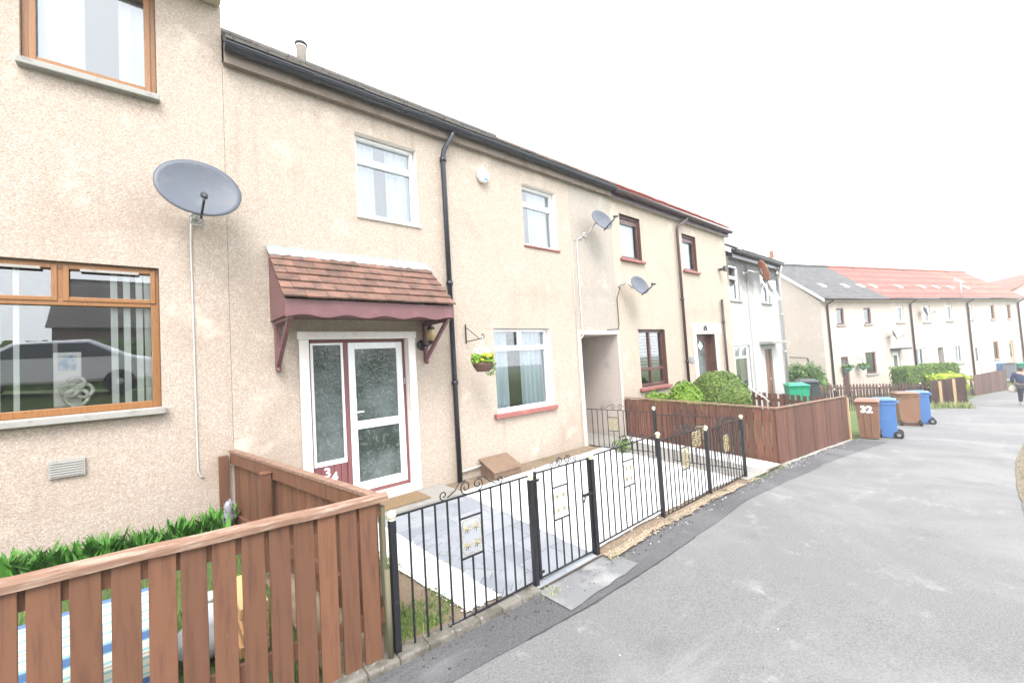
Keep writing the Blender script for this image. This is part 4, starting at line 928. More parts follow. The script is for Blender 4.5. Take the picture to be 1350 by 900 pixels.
mb = MB(); mb.bar((3.65, 5.325, 2.20), (3.65, 5.325, 2.49), .022, .012); mb.tube([(3.65, 5.32, 2.225), (3.65, 4.92, 2.245)], .007, 6); mb.tube([(3.65, 5.32, 2.45), (3.65, 4.98, 2.245)], .006, 6)
mb.tube([(3.65, 4.92 - .03 + .03 * math.cos(a), 2.275 + .03 * math.sin(a)) for a in [-PI / 2 - .4 - PI * 1.3 * k / 12 for k in range(13)]], .007, 6); mb.build('arm', 'iron_black', t)
t = thing('hanging_basket', 'wicker hanging basket of yellow, white and red flowers', 'hanging basket', (3.63, 4.90, 1.76))
mb = MB(); mb.lathe([(.09, 0), (.115, .03), (.15, .09), (.165, .135), (.15, .135), (.10, .10)], (3.63, 4.90, 1.76), 18); mb.build('basket', 'wicker', t)
mb = MB()
for k in range(3): a = 2 * PI * k / 3 + .4; mb.tube([(3.63 + .155 * math.cos(a), 4.90 + .155 * math.sin(a), 1.89), (3.65, 4.90, 2.235)], .003, 4)
mb.build('chain', 'galvanised', t)
def petals(name, m, n, c, rad, up, sz, parent, zoff=0):
    mb = MB()
    for i in range(n):
        a = R.uniform(0, 2 * PI); q = rad * math.sqrt(R.random()); p = Vector((c[0] + q * math.cos(a), c[1] + q * math.sin(a), c[2] + R.uniform(0, up) + zoff)); nrm = Vector((R.gauss(0, .7), R.gauss(-.5, .6), R.gauss(.6, .5))).normalized(); x = nrm.orthogonal().normalized(); y = nrm.cross(x); s = sz * R.uniform(.6, 1.2)
        mb.poly([p + x * s * math.cos(b_) + y * s * math.sin(b_) + nrm * (.25 * s if j % 2 else 0) for j, b_ in enumerate([2 * PI * j / 8 for j in range(8)])])
    return mb.build(name, m, parent)
petals('foliage', 'leaf_lime', 420, (3.63, 4.90, 1.88), .17, .13, .022, t)
petals('trailing_leaves', 'leaf_conifer', 110, (3.72, 4.84, 1.70), .09, .2, .014, t)
petals('flowers', 'petal_yellow', 46, (3.62, 4.85, 1.92), .13, .10, .026, t); petals('flowers', 'petal_white', 40, (3.62, 4.90, 2.02), .10, .08, .03, t); petals('flowers', 'petal_red', 26, (3.75, 4.88, 1.94), .07, .06, .024, t)
for s, lab, z in ((-2.12, 'small green hanging basket left of the far brown door', .43), (-.88, 'small green hanging basket between the far brown door and window', .41)):
    p = FAR(s, -.3, z); t = thing('hanging_basket', lab, 'hanging basket', p)
    mb = MB(); mb.lathe([(.03, -.2), (.16, -.08), (.2, .0)], p, 10); mb.build('basket', 'basket_teal', t)
    petals('foliage', 'leaf_conifer', 120, p, .24, .16, .045, t)
    mb = MB(); mb.tube([FAR(s, -.01, z + .45), FAR(s, -.3, z + .45), FAR(s, -.3, z + .1)], .012, 5); mb.build('bracket', 'iron_black', t)

t = thing('meter_box', 'brown box on the ground against the wall right of the downpipe', 'box', (4.0, 5.1, .2))
mb = MB(); mb.prism([(3.78, 5.32, .15), (3.78, 4.98, .15), (3.78, 4.98, .24), (3.78, 5.32, .385)], (.52, 0, 0)); mb.build('body', 'box_brown', t, bevel=.008)
mb = MB(); mb.hexa([(3.76, 4.955, .242), (4.32, 4.955, .242), (4.32, 5.33, .397), (3.76, 5.33, .397), (3.76, 4.955, .262), (4.32, 4.955, .262), (4.32, 5.33, .417), (3.76, 5.33, .417)]); mb.build('lid', 'box_brown', t, bevel=.005)
tag(MB.build((lambda m_: (m_.tube([(3.40, 5.30, .30), (3.78, 5.30, .315)], .018, 8), m_)[1])(MB()), 'waste_pipe', 'cable_white'), 'short pale pipe along the wall from downpipe to brown box', 'pipe')
mb = MB(); mb.box(1.93, 2.66, 4.86, 5.25, .207, .222); tag(mb.build('doormat', 'coir', bevel=.004), 'tan doormat on the step slab under the front door', 'doormat')

# ------------------------------------------------------------------ fences
def board(mb, x, w, y, th, z0, z1, j=.004): mb.box(x, x + w, y + R.uniform(-j, j), y + th, z0, z1)
t = thing('wooden_fence', 'brown board fence with a worn rounded top rail, cut by the left edge', 'fence', (-.5, 2.65, .1))
top36 = lambda x: 1.035 - .035 * (x - 1.1) if x > -2 else 1.14
mb = MB(); k = 0; x = 1.058 - .124 * 24 + .016
while x < 1.06:
    z0 = terr(x, 2.66) + .03 + R.uniform(-.01, .015); zt = top36(x) + .005
    a0, a1 = R.uniform(-.004, .004), R.uniform(-.004, .004); w_ = .103 + R.uniform(-.005, .004)
    mb.hexa([(x, 2.65, z0), (x + w_, 2.65 + a1, z0), (x + w_, 2.67 + a1, z0), (x, 2.67, z0), (x + a0, 2.65, zt), (x + w_ + a0, 2.65 + a1, zt), (x + w_ + a0, 2.67 + a1, zt), (x + a0, 2.67, zt)]); x += .124
mb.build('slat_panel', 'fence_brown', t, bevel=.003)
mb = MB(); n = 16
pr = [(-.036, -.022), (-.036, .008), (-.024, .026), (0, .034), (.024, .026), (.036, .008), (.036, -.022)]
ids = []
for i in range(n + 1):
    x = -2.0 + 3.13 * i / n; ids.append([mb.vert((x, 2.664 + p, top36(x) + .03 + q + .003 * math.sin(i * 2.1))) for p, q in pr])
for A, B in zip(ids, ids[1:]):
    for k in range(7): mb.face((A[k], A[(k + 1) % 7], B[(k + 1) % 7], B[k]))
mb.face(ids[0][::-1]); mb.face(ids[-1]); mb.build('cap_rail', 'rail_worn', t)
mb = MB(); mb.hexa([(-2, 2.672, top36(-2) - .09), (1.09, 2.672, top36(1.1) - .09), (1.09, 2.70, top36(1.1) - .09), (-2, 2.70, top36(-2) - .09), (-2, 2.672, top36(-2)), (1.09, 2.672, top36(1.1)), (1.09, 2.70, top36(1.1)), (-2, 2.70, top36(-2))])
mb.hexa([(-2, 2.672, .42), (1.09, 2.672, .28), (1.09, 2.70, .28), (-2, 2.70, .42), (-2, 2.672, .51), (1.09, 2.672, .37), (1.09, 2.70, .37), (-2, 2.70, .51)]); mb.build('rail', 'fence_brown', t)
mb = MB(); mb.box(1.09, 1.115, 2.66, 2.71, .08, 1.01); mb.build('post', 'timber_green', t)
mb = MB(); mb.tube([(1.098, 2.625, .05), (1.098, 2.63, .62)], .018, 8); mb.build('stake', 'timber_green', t)

t = thing('wooden_fence', 'narrow-board side fence running from the house wall to the near fence corner', 'fence', (.8, 4, .3))
def sx(y): return .585 + (5.30 - y) * (1.06 - .585) / (5.30 - 2.70)
def sz_(y): return 1.115 - (5.30 - y) * .022
mb = MB(); y = 2.74
while y < 5.28:
    w_ = .082; x = sx(y) + .03; mb.hexa([(x, y, .16 + (y - 2.7) * .05), (sx(y + w_) + .03, y + w_, .16 + (y - 2.7) * .05), (sx(y + w_) + .045, y + w_, .16 + (y - 2.7) * .05), (x + .015, y, .16 + (y - 2.7) * .05),
             (x, y, sz_(y) - .02), (sx(y + w_) + .03, y + w_, sz_(y) - .02), (sx(y + w_) + .045, y + w_, sz_(y) - .02), (x + .015, y, sz_(y) - .02)]); y += .088
mb.build('slat_panel', 'fence_brown', t, bevel=.002)
mb = MB()
for zo, hh in ((0, .11), (-.62, .09)):
    a, b_ = 2.70, 5.29; mb.hexa([(sx(a) - .005, a, sz_(a) + zo - hh), (sx(a) + .028, a, sz_(a) + zo - hh), (sx(b_) + .028, b_, sz_(b_) + zo - hh), (sx(b_) - .005, b_, sz_(b_) + zo - hh), (sx(a) - .005, a, sz_(a) + zo), (sx(a) + .028, a, sz_(a) + zo), (sx(b_) + .028, b_, sz_(b_) + zo), (sx(b_) - .005, b_, sz_(b_) + zo)])
mb.build('rail', 'fence_brown', t)
mb = MB(); a, b_ = 2.70, 5.30; mb.hexa([(sx(a) - .012, a, sz_(a) + .002), (sx(a) + .05, a, sz_(a) + .002), (sx(b_) + .05, b_, sz_(b_) + .002), (sx(b_) - .012, b_, sz_(b_) + .002), (sx(a) - .012, a, sz_(a) + .026), (sx(a) + .05, a, sz_(a) + .026), (sx(b_) + .05, b_, sz_(b_) + .026), (sx(b_) - .012, b_, sz_(b_) + .026)]); mb.build('cap_rail', 'rail_worn', t)
mb = MB(); y = 4.28; mb.box(sx(y) - .085, sx(y) - .008, y - .04, y + .04, .2, 1.03); mb.box(sx(y) - .09, sx(y) - .003, y - .045, y + .045, 1.032, 1.05); mb.build('post', 'fence_brown', t, bevel=.004)
mb = MB(); mb.box(.485, .565, 5.26, 5.336, .3, 1.09); mb.build('post', 'fence_brown', t, bevel=.004)

# iron railings
def rail_scrolls(x0, x1, z, y, k=1.0):
    """scrollwork over a top rail: end curl, rising bar, heart of two spirals"""
    L = []; c = (x0 + x1) / 2; w_ = (x1 - x0)
    for sgn, xe in ((1, x0 + .24 * w_), (-1, x1 - .22 * w_)):
        cx = c - sgn * .055 * k
        L.append(spiral(cx, z + .05 * k, .05 * k, 1.35, -PI / 2, y, -sgn))
        L.append([(cx - sgn * .0, y, z + .10 * k), (cx - sgn * .06 * k, y, z + .09 * k), (xe + sgn * .10 * w_, y, z + .045 * k), (xe + sgn * .03, y, z + .012)])
        L.append(spiral(xe, z + .035 * k, .034 * k, 1.1, -PI / 2, y, -sgn))
    return L
def motif_square(mb, x0, x1, z0, z1, y):
    for i in range(2):
        for j in range(2):
            cx, cz = x0 + (x1 - x0) * (.27 + .46 * i), z0 + (z1 - z0) * (.27 + .46 * j); rr_ = min(x1 - x0, z1 - z0) * .2
            for k in range(4):
                a = PI / 4 * k + .2; mb.tube([(cx - rr_ * math.cos(a), y, cz - rr_ * math.sin(a)), (cx + rr_ * math.cos(a), y, cz + rr_ * math.sin(a))], [.004, .004], 5)
            mb.ball((cx, y, cz), .012, 6)
    n = 28; mb.tube([((x0 + x1) / 2 + (x1 - x0) * .5 * math.copysign(abs(math.cos(a)) ** .45, math.cos(a)), y, (z0 + z1) / 2 + (z1 - z0) * .48 * math.copysign(abs(math.sin(a)) ** .45, math.sin(a))) for a in [2 * PI * k / n for k in range(n)]], .0025, 5, closed=True)
def motif_leafy(mb, cx, cz, w_, h_, y):
    for s in (1, -1):
        for q in (.5, -.5):
            mb.tube([(cx + s * w_ * .24 + w_ * .26 * math.cos(a), y, cz + q * h_ * .5 + h_ * .24 * math.sin(a)) for a in [2 * PI * k / 14 for k in range(14)]], .006, 5, closed=True)
            mb.tube([(cx + s * w_ * .22 + w_ * .12 * math.cos(a), y, cz + q * h_ * .5 + h_ * .12 * math.sin(a)) for a in [2 * PI * k / 10 for k in range(10)]], .006, 5, closed=True)
    mb.tube([(cx, y, cz - h_ * .5), (cx, y, cz + h_ * .5)], .006, 5)
def panel(par, P0_, P1_, zt, zb, nb, slot, motif, scroll=True, mz=None, name='railing', k=1.0, bw=.011):
    """P0_, P1_ are (x, y); the panel is built on its own line between two posts"""
    L = math.hypot(P1_[0] - P0_[0], P1_[1] - P0_[1]); dx, dy = (P1_[0] - P0_[0]) / L, (P1_[1] - P0_[1]) / L
    T = lambda p: (P0_[0] + dx * p[0] - dy * p[1], P0_[1] + dy * p[0] + dx * p[1], p[2] + (zt[1] - zt[0]) * p[0] / L)
    Z, B = zt[0], zb
    mb = MB(); mb.box(0, L, -.006, .006, Z - .012, Z); mb.box(0, L, -.006, .006, B, B + .012)
    xs_ = [L * (i + 1) / (nb + 1) for i in range(nb)]; s0, s1 = slot
    for i, x in enumerate(xs_):
        if mz and s0 < i < s1: mb.box(x - bw / 2, x + bw / 2, -bw / 2, bw / 2, B + .012, mz[0] - .006)
        else: mb.box(x - bw / 2, x + bw / 2, -bw / 2, bw / 2, B + .012, Z - .012)
    if mz:
        for z in mz: mb.box(xs_[s0] + bw / 2, xs_[s1] - bw / 2, -.005, .005, z - .006, z + .006)
    mb.v = [T(p) for p in mb.v]; rl = mb.build(name, 'iron_black', par)
    if scroll:
        sb = MB()
        for q in rail_scrolls(.12 * L, .92 * L, Z, 0, k): sb.tube(q, .0048, 5)
        sb.v = [T(p) for p in sb.v]; sb.build('scrollwork', 'iron_black', rl)
    if motif:
        gb = MB()
        if motif == 'square': motif_square(gb, xs_[s0] + .012, xs_[s1] - .012, mz[0] + .012, mz[1] - .012, 0)
        else: motif_leafy(gb, (xs_[s0] + xs_[s1]) / 2, (mz[0] + mz[1]) / 2, (xs_[s1] - xs_[s0]) * .95, (mz[1] - mz[0]) * .92, 0)
        gb.v = [T(p) for p in gb.v]; gb.build('gilt_motif', 'motif_gold', rl)
    return rl
def post(par, x, y, z0, z1, w_=.042, ball=.03):
    mb = MB(); mb.box(x - w_ / 2, x + w_ / 2, y - w_ / 2, y + w_ / 2, z0, z1); p = mb.build('post', 'iron_black', par, bevel=.003)
    mb = MB(); mb.lathe([(.016, 0), (.022, .006), (.016, .014)], (x, y, z1), 10); mb.ball((x, y, z1 + .012 + ball * .9), ball); mb.build('finial', 'ball_cream', p)
YF = 2.65
t = thing('iron_railing', 'nearest black railing panel, between the wooden fence corner and the gate', 'railing', (1.8, YF, .05), group='black iron railings along the garden front')
post(t, 1.155, YF, .0, .905); post(t, 2.385, YF, -.07, .885)
panel(t, (1.178, YF), (2.362, YF), (.935, .928), .055, 11, (4, 6), 'square', mz=(.478, .765))
t = thing('iron_gate', 'black iron garden gate with a latch, level with the paved path', 'gate', (2.8, YF, .05))
mb = MB(); mb.bar((2.44, YF, .05), (2.44, YF, .94), .022); mb.build('stile', 'iron_black', t)
mb = MB(); mb.bar((3.14, YF, .05), (3.14, YF, .925), .016); mb.build('stile', 'iron_black', t)
panel(t, (2.445, YF), (3.135, YF), (.933, .922), .05, 6, (1, 3), 'square', mz=(.475, .755), name='gate_panel', k=.75)
mb = MB(); mb.box(3.03, 3.15, YF - .03, YF - .012, .58, .605); mb.tube([(3.06, YF - .02, .60), (3.0, YF - .05, .55)], .008, 6); mb.build('latch', 'iron_black', t)
mb = MB()
for z in (.10, .86): mb.box(2.405, 2.47, YF - .022, YF - .012, z, z + .02)
mb.build('hinge', 'iron_black', t)
t = thing('iron_railing', 'black railing panels over the white chippings, from gate to front corner', 'railing', (5, YF, 0), group='black iron railings along the garden front')
post(t, 3.185, YF, -.08, .90, .05); post(t, 4.41, YF, -.08, .90); post(t, 5.605, YF, -.1, .80); post(t, 6.79, YF, -.15, .79)
panel(t, (3.212, YF), (4.388, YF), (.935, .945), .075, 11, (4, 6), 'square', mz=(.50, .762))
panel(t, (4.433, YF), (5.583, YF), (.868, .862), -.01, 11, (4, 6), 'leafy', mz=(.42, .69))
panel(t, (5.628, YF), (6.768, YF), (.812, .808), -.045, 11, (4, 6), 'leafy', mz=(.40, .66))
mb = MB(); motif_leafy(mb, 5.32, .735, .22, .2, YF - .004); mb.build('gilt_motif', 'motif_gold', t)
t = thing('iron_railing', 'black return railing running back from the front corner, beside the grey path', 'railing', (6.7, 3.3, 0), group='black iron railings beside the passage path')
post(t, 6.68, 4.05, -.0, .865)
panel(t, (6.785, 2.68), (6.685, 4.02), (.80, .80), .02, 13, (4, 6), 'leafy', mz=(.42, .66))
t = thing('iron_gate', 'black iron gate between the passage wall and the balled post', 'gate', (6.5, 4.7, .1))
panel(t, (6.66, 4.08), (6.365, 5.30), (.845, .875), .13, 11, (5, 7), 'leafy', mz=(.45, .70), name='gate_panel')

# next house's wooden fences
def plank_fence(name, label, pts, zt, zb, bw, gap, m, cap=None, th=.02, back=True, grp=None, jag=.01, point=0, post_m=None, posts=(0, 1)):
    (x0, y0), (x1, y1) = pts; L = math.hypot(x1 - x0, y1 - y0); dx, dy = (x1 - x0) / L, (y1 - y0) / L
    T = lambda a, b_, z: (x0 + dx * a - dy * b_, y0 + dy * a + dx * b_, z)
    t = thing(name, label, 'fence', ((x0 + x1) / 2, (y0 + y1) / 2, min(zb)), group=grp)
    Zt = lambda a: zt[0] + (zt[1] - zt[0]) * a / L; Zb = lambda a: zb[0] + (zb[1] - zb[0]) * a / L
    mb = MB(); a = 0
    while a < L - bw * .5:
        w_ = min(bw, L - a); j = R.uniform(-jag, jag); o = R.uniform(-.003, .003)
        z0, z1 = Zb(a), Zt(a + w_ / 2) + j
        if point:
            mb.prism([T(a, o, z0), T(a + w_, o, z0), T(a + w_, o, z1 - point), T(a + w_ / 2, o, z1), T(a, o, z1 - point)], tuple(Vector(T(0, th, 0)) - Vector(T(0, 0, 0))))
        else: mb.hexa([T(a, o, z0), T(a + w_, o, z0), T(a + w_, o + th, z0), T(a, o + th, z0), T(a, o, z1), T(a + w_, o, Zt(a + w_) + j), T(a + w_, o + th, Zt(a + w_) + j), T(a, o + th, z1)])
        a += bw + gap
    mb.build('slat_panel', m, t)
    rb = MB()
    for f in (.25, .8):
        zz = lambda a: Zb(a) + (Zt(a) - Zb(a)) * f
        rb.hexa([T(0, th + .004, zz(0) - .04), T(L, th + .004, zz(L) - .04), T(L, th + .04, zz(L) - .04), T(0, th + .04, zz(0) - .04), T(0, th + .004, zz(0) + .04), T(L, th + .004, zz(L) + .04), T(L, th + .04, zz(L) + .04), T(0, th + .04, zz(0) + .04)])
    rb.build('rail', m, t)
    if cap:
        cb = MB(); cb.hexa([T(-.02, -.02, Zt(0) + .012), T(L + .02, -.02, Zt(L) + .012), T(L + .02, th + .03, Zt(L) + .012), T(-.02, th + .03, Zt(0) + .012), T(-.02, -.02, Zt(0) + .035), T(L + .02, -.02, Zt(L) + .035), T(L + .02, th + .03, Zt(L) + .035), T(-.02, th + .03, Zt(0) + .035)]); cb.build('cap_rail', cap, t)
    for q in posts:
        a = q * L; pb = MB(); pb.hexa([T(a - .04, th + .045, Zb(a) - .1), T(a + .04, th + .045, Zb(a) - .1), T(a + .04, th + .125, Zb(a) - .1), T(a - .04, th + .125, Zb(a) - .1), T(a - .04, th + .045, Zt(a) - .02), T(a + .04, th + .045, Zt(a) - .02), T(a + .04, th + .125, Zt(a) - .02), T(a - .04, th + .125, Zt(a) - .02)]); pb.build('post', post_m or m, t)
    return t
plank_fence('wooden_fence', 'reddish side fence beside the grey passage path, mossy at its foot', [(7.60, 5.25), (8.285, 2.675)], (.94, .755), (.10, -.20), .112, .012, 'fence_red', cap='rail_worn', posts=(0, .5))
plank_fence('wooden_fence', 'dark red close-boarded fence along the lane, in front of the round bushes', [(8.285, 2.65), (13.42, 2.65)], (.75, .44), (-.20, -.62), .125, .003, 'fence_red', cap='rail_worn', posts=(.08, .5, .97))
mb = MB(); mb.box(13.425, 13.50, 2.62, 2.70, -.68, .42); tag(mb.build('timber_post', 'timber_pale'), 'pale new timber post at the end of the red fence, beside the bins', 'post')
plank_fence('wooden_fence', 'reddish gapped fence dividing the gardens behind the round bushes', [(13.5, 5.05), (13.75, 2.75)], (.53, .36), (-.35, -.62), .09, .05, 'fence_red')
plank_fence('wooden_fence', 'brown fence section with two pale posts on its face beside the lane', [(26.7, 2.2), (26.45, 1.06)], (-.20, .03), (-1.35, -1.35), .11, .003, 'fence_dark', posts=())
for yy, h_ in ((1.85, -.18), (1.42, -.08)):
    mb = MB(); mb.box(26.42, 26.50, yy - .045, yy + .045, -1.4, h_); tag(mb.build('timber_post', 'timber_pale'), 'pale post on the brown fence section, %s the light bush' % ('below the left end of' if yy > 1.6 else 'below the right end of'), 'post')
plank_fence('wooden_fence', 'low dark fence behind the light green bush, right of the pale posts', [(26.5, 1.06), (34.6, 1.5)], (.0, -.35), (-1.4, -1.5), .12, .003, 'fence_dark', posts=(.5, 1))
plank_fence('wooden_fence', 'long dark brown fence running towards the walking person', [(33.6, 1.05), (38.0, -.12)], (-.42, -.40), (-1.6, -1.65), .12, .003, 'fence_dark', posts=(0, .5, 1))
plank_fence('picket_fence', 'dark picket fence with pointed tops in front of the far grey-roofed house', [(22.5, 6.2), (27.0, 2.3)], (-.02, -.27), (-1.1, -1.3), .09, .06, 'fence_dark', point=.08)
t = thing('iron_railing', 'low black iron railing behind the wheelie bins', 'railing', (20, 4, -1), group='railings beyond the bins')
for a in (0, .33, .66, 1):
    x, y = 17.6 + 8.0 * a, 5.3 - 2.9 * a; post(t, x, y, -1.3, -.02 - .30 * a + .08, .05, .03)
panel(t, (17.6, 5.3), (25.6, 2.4), (.0, -.32), -.95, 60, (0, 1), None, scroll=False, bw=.014)
t = thing('handrail', 'pale handrail with black balusters beside the brown front door, behind the round bush', 'handrail', (12.5, 4.7, 0), group='railings beyond the bins')
mb = MB(); A = [(12.5, 5.25, 1.24), (12.5, 5.1, 1.15), (12.5, 4.42, .60), (12.5, 4.25, .50), (12.5, 4.12, .36)]; mb.tube(A, .022, 8); mb.build('rail', 'cable_white', t)
for k in range(6):
    y = 5.1 - k * .15; z = lerp_tab([(p[1], p[2]) for p in A[::-1]], y); mb = MB(); mb.bar((12.5, y, -.5), (12.5, y, z), .02); mb.build('baluster', 'iron_black', t)

# ------------------------------------------------------------------ wheelie bins
def make_bin(label, bm_, lm, rm, loc, rz, H=1.04, Wd=.47, Dp=.54, grp='wheelie bins standing on the lane'):
    """front faces local -Y, wheels and handle at +Y"""
    t = thing('wheelie_bin', label, 'wheelie bin', loc, rz, grp)
    mb = MB(); z1 = H - .09; a, b_ = .80, 1.0
    def ring(z, k, kd): return [(-Wd / 2 * k, -Dp / 2 * kd, z), (Wd / 2 * k, -Dp / 2 * kd, z), (Wd / 2 * k, Dp / 2, z), (-Wd / 2 * k, Dp / 2, z)]
    L = [ring(.03, .80, .74), ring(.30, .85, .80), ring(z1 - .08, .97, .93), ring(z1 - .075, 1.01, .97), ring(z1, 1.03, 1.0)]; I = [[mb.vert(p) for p in q] for q in L]
    for A, B in zip(I, I[1:]):
        for k in range(4): mb.face((A[k], A[(k + 1) % 4], B[(k + 1) % 4], B[k]))
    mb.face(I[0][::-1]); mb.face(I[-1])
    for sx_ in (-1, 1): mb.hexa([(sx_ * Wd * .13 - .012, -Dp / 2 * .76 - .012, .08), (sx_ * Wd * .13 + .012, -Dp / 2 * .76 - .012, .08), (sx_ * Wd * .13 + .012, -Dp / 2 * .76 + .02, .08), (sx_ * Wd * .13 - .012, -Dp / 2 * .76 + .02, .08), (sx_ * Wd * .15 - .012, -Dp / 2 * .93 - .012, z1 - .1), (sx_ * Wd * .15 + .012, -Dp / 2 * .93 - .012, z1 - .1), (sx_ * Wd * .15 + .012, -Dp / 2 * .93 + .02, z1 - .1), (sx_ * Wd * .15 - .012, -Dp / 2 * .93 + .02, z1 - .1)])
    mb.build('body', bm_, t, bevel=.018, local=True)
    mb = MB(); w_, d0, d1 = Wd / 2 * 1.06, -Dp / 2 - .03, Dp / 2 + .03; zc = z1 + .004
    A = [(-w_, d0, zc), (w_, d0, zc), (w_, d1, zc + .02), (-w_, d1, zc + .02)]; B = [(-w_, d0, zc + .035), (w_, d0, zc + .035), (w_, d1, zc + .055), (-w_, d1, zc + .055)]
    mb.hexa(A + B); mb.hexa([(-w_ * .86, d0 + .05, zc + .034), (w_ * .86, d0 + .05, zc + .034), (w_ * .86, d1 - .06, zc + .05), (-w_ * .86, d1 - .06, zc + .05), (-w_ * .74, d0 + .12, zc + .075), (w_ * .74, d0 + .12, zc + .075), (w_ * .74, d1 - .13, zc + .085), (-w_ * .74, d1 - .13, zc + .085)])
    mb.build('lid', lm, t, bevel=.012, local=True)
    mb = MB(); mb.tube([(-Wd * .4, Dp / 2 + .06, z1 - .01), (Wd * .4, Dp / 2 + .06, z1 - .01)], .014, 8)
    for x in (-Wd * .38, Wd * .38): mb.box(x - .015, x + .015, Dp / 2 - .01, Dp / 2 + .065, z1 - .035, z1 + .0)
    mb.build('handle', lm, t, local=True)
    for x in (-Wd * .42, Wd * .42):
        mb = MB(); Mx = Matrix.Rotation(PI / 2, 3, 'Y'); mb.lathe([(.04, -.025), (.095, -.025), (.10, -.015), (.10, .015), (.095, .025), (.04, .025)], (x, Dp / 2 + .02, .10), 18, Mx); wh = mb.build('wheel', 'rubber', t, local=True)
        mb = MB(); mb.lathe([(.038, -.028), (.05, -.02), (.05, .02), (.038, .028)], (x, Dp / 2 + .02, .10), 12, Mx); mb.build('hub', 'bin_grey', wh, local=True)
    mb = MB(); mb.tube([(-Wd * .4, Dp / 2 + .02, .10), (Wd * .4, Dp / 2 + .02, .10)], .012, 6); mb.build('axle', 'dark_plastic', t, local=True)
    return t
b1 = make_bin('brown wheelie bin painted 32 on its front', 'bin_brown', 'bin_brown', 0, (14.12, 2.36, g(14.1)), -PI / 2 + .10)
Mb = Matrix(((1, 0, 0), (0, 0, -1), (0, 1, 0))).to_4x4(); Mb.translation = (.0, -.285, .80)
cu = text('painted_number', '32', .24, Matrix.Translation((0, 0, 0)), 'digit_white', b1, .003, .013); Mb = Matrix.Rotation(-.10, 4, 'X').to_4x4() @ Mb
cu.matrix_local = Matrix.Translation((-.015, -.258, .77)) @ Matrix.Rotation(PI / 2 + .105, 4, 'X')
make_bin('blue wheelie bin behind the brown bin painted 32', 'bin_blue', 'bin_blue', 0, (14.68, 2.16, g(14.7)), PI + .12)
make_bin('plain brown wheelie bin of the second pair along the lane', 'bin_brown', 'bin_brown', 0, (18.55, 2.12, g(18.5)), PI / 2 + .35, 1.08, .56, .6)
make_bin('blue wheelie bin at the back of the second pair along the lane', 'bin_blue', 'bin_blue', 0, (19.35, 1.95, g(19.3)), PI + .15, 1.08, .56, .6)
GBZ = -.50
make_bin('green wheelie bin by the conifer behind the garden fences', 'bin_green', 'bin_green', 0, (16.15, 4.48, GBZ), -PI / 2 + .5, 1.08, .58, .72, 'bins in the gardens behind')
make_bin('black wheelie bin between the green bin and the conifer', 'bin_black', 'bin_black', 0, (17.05, 4.40, GBZ + .03), -PI / 2 + .4, 1.10, .58, .72, 'bins in the gardens behind')
make_bin('blue-lidded bin farthest away behind the long dark fence', 'bin_blue', 'bin_blue', 0, (43.6, .22, -1.37), -PI / 2 - .3, 1.1, .6, .7, 'bins at the far end of the lane')
make_bin('grey bin with black lid beside the walking person', 'bin_grey', 'bin_black', 0, (43.2, -.38, -1.37), -PI / 2 - .3, 1.1, .6, .7, 'bins at the far end of the lane')
make_bin('green-lidded bin behind the walking person at the right edge', 'bin_green', 'bin_green', 0, (43.2, -1.05, -1.37), -PI / 2 - .3, 1.1, .6, .7, 'bins at the far end of the lane')

# ------------------------------------------------------------------ plants
def leaf_cloud(mb, c, rad, n, sz, shell=.35, top=None, lump=.12, up=.0):
    ph = [R.uniform(0, 6) for _ in range(6)]
    for i in range(n):
        v_ = Vector((R.gauss(0, 1), R.gauss(0, 1), R.gauss(0, 1))).normalized()
        l = 1 + lump * (math.sin(v_.x * 5 + ph[0]) * math.sin(v_.y * 4 + ph[1]) + math.sin(v_.z * 6 + ph[2]) * .7 + .5 * math.sin(v_.x * 11 + v_.z * 9 + ph[3]))
        q = (1 - shell * R.random() ** 1.5) * l; p = Vector((c[0] + rad[0] * v_.x * q, c[1] + rad[1] * v_.y * q, c[2] + rad[2] * v_.z * q))
        nr = (v_ + Vector((R.gauss(0, .5), R.gauss(0, .5), R.gauss(up, .5)))).normalized(); x = nr.orthogonal().normalized(); x = (Matrix.Rotation(R.uniform(0, 6.28), 3, nr) @ x); y = nr.cross(x); s = sz * R.uniform(.6, 1.3)
        mb.poly([p - x * s * .5, p + y * s, p + x * s * .5, p - y * s])
def core(mb, c, rad, k=.86):
    mb.lathe([(max(.01, rad[0] * k * math.sin(PI * i / 10)), -rad[2] * k * math.cos(PI * i / 10)) for i in range(11)], c, 18)
def bush(name, label, c, rad, n, sz, m, cat='bush', grp=None, lump=.07, shell=.25, stem=True):
    t = thing(name, label, cat, (c[0], c[1], c[2] - rad[2]), group=grp)
    mb = MB(); core(mb, c, rad, .84); leaf_cloud(mb, c, rad, n, sz, shell, lump=lump); mb.build('foliage', m, t)
    if stem: mb = MB(); mb.tube([(c[0], c[1], c[2] - rad[2] - .25), (c[0] + .02, c[1], c[2])], [.05, .03], 8); mb.build('stem', 'soil', t)
    return t
bush('round_bush', 'largest clipped round bush in front of the brown front door', (9.78, 4.25, .66), (.74, .66, .72), 22000, .026, 'leaf_clipped', grp='bushes behind the red fence', lump=.02)
bush('round_bush', 'bright green cone bush left of the largest round bush', (8.42, 4.35, .60), (.42, .40, .62), 12000, .026, 'leaf_lime', grp='bushes behind the red fence', lump=.04)
bush('small_bush', 'small bright bush under the pink sill, left of its twin', (8.14, 4.95, .74), (.22, .2, .26), 1800, .03, 'leaf_lime', grp='bushes behind the red fence', lump=.2)
bush('small_bush', 'small bright bush under the pink sill, right of its twin', (8.62, 4.98, .72), (.22, .2, .26), 1800, .03, 'leaf_lime', grp='bushes behind the red fence', lump=.2)
t = thing('conifer_bush', 'spiky dark green conifer against the far gable wall', 'conifer', (24.4, 6.35, -1.1))
mb = MB()
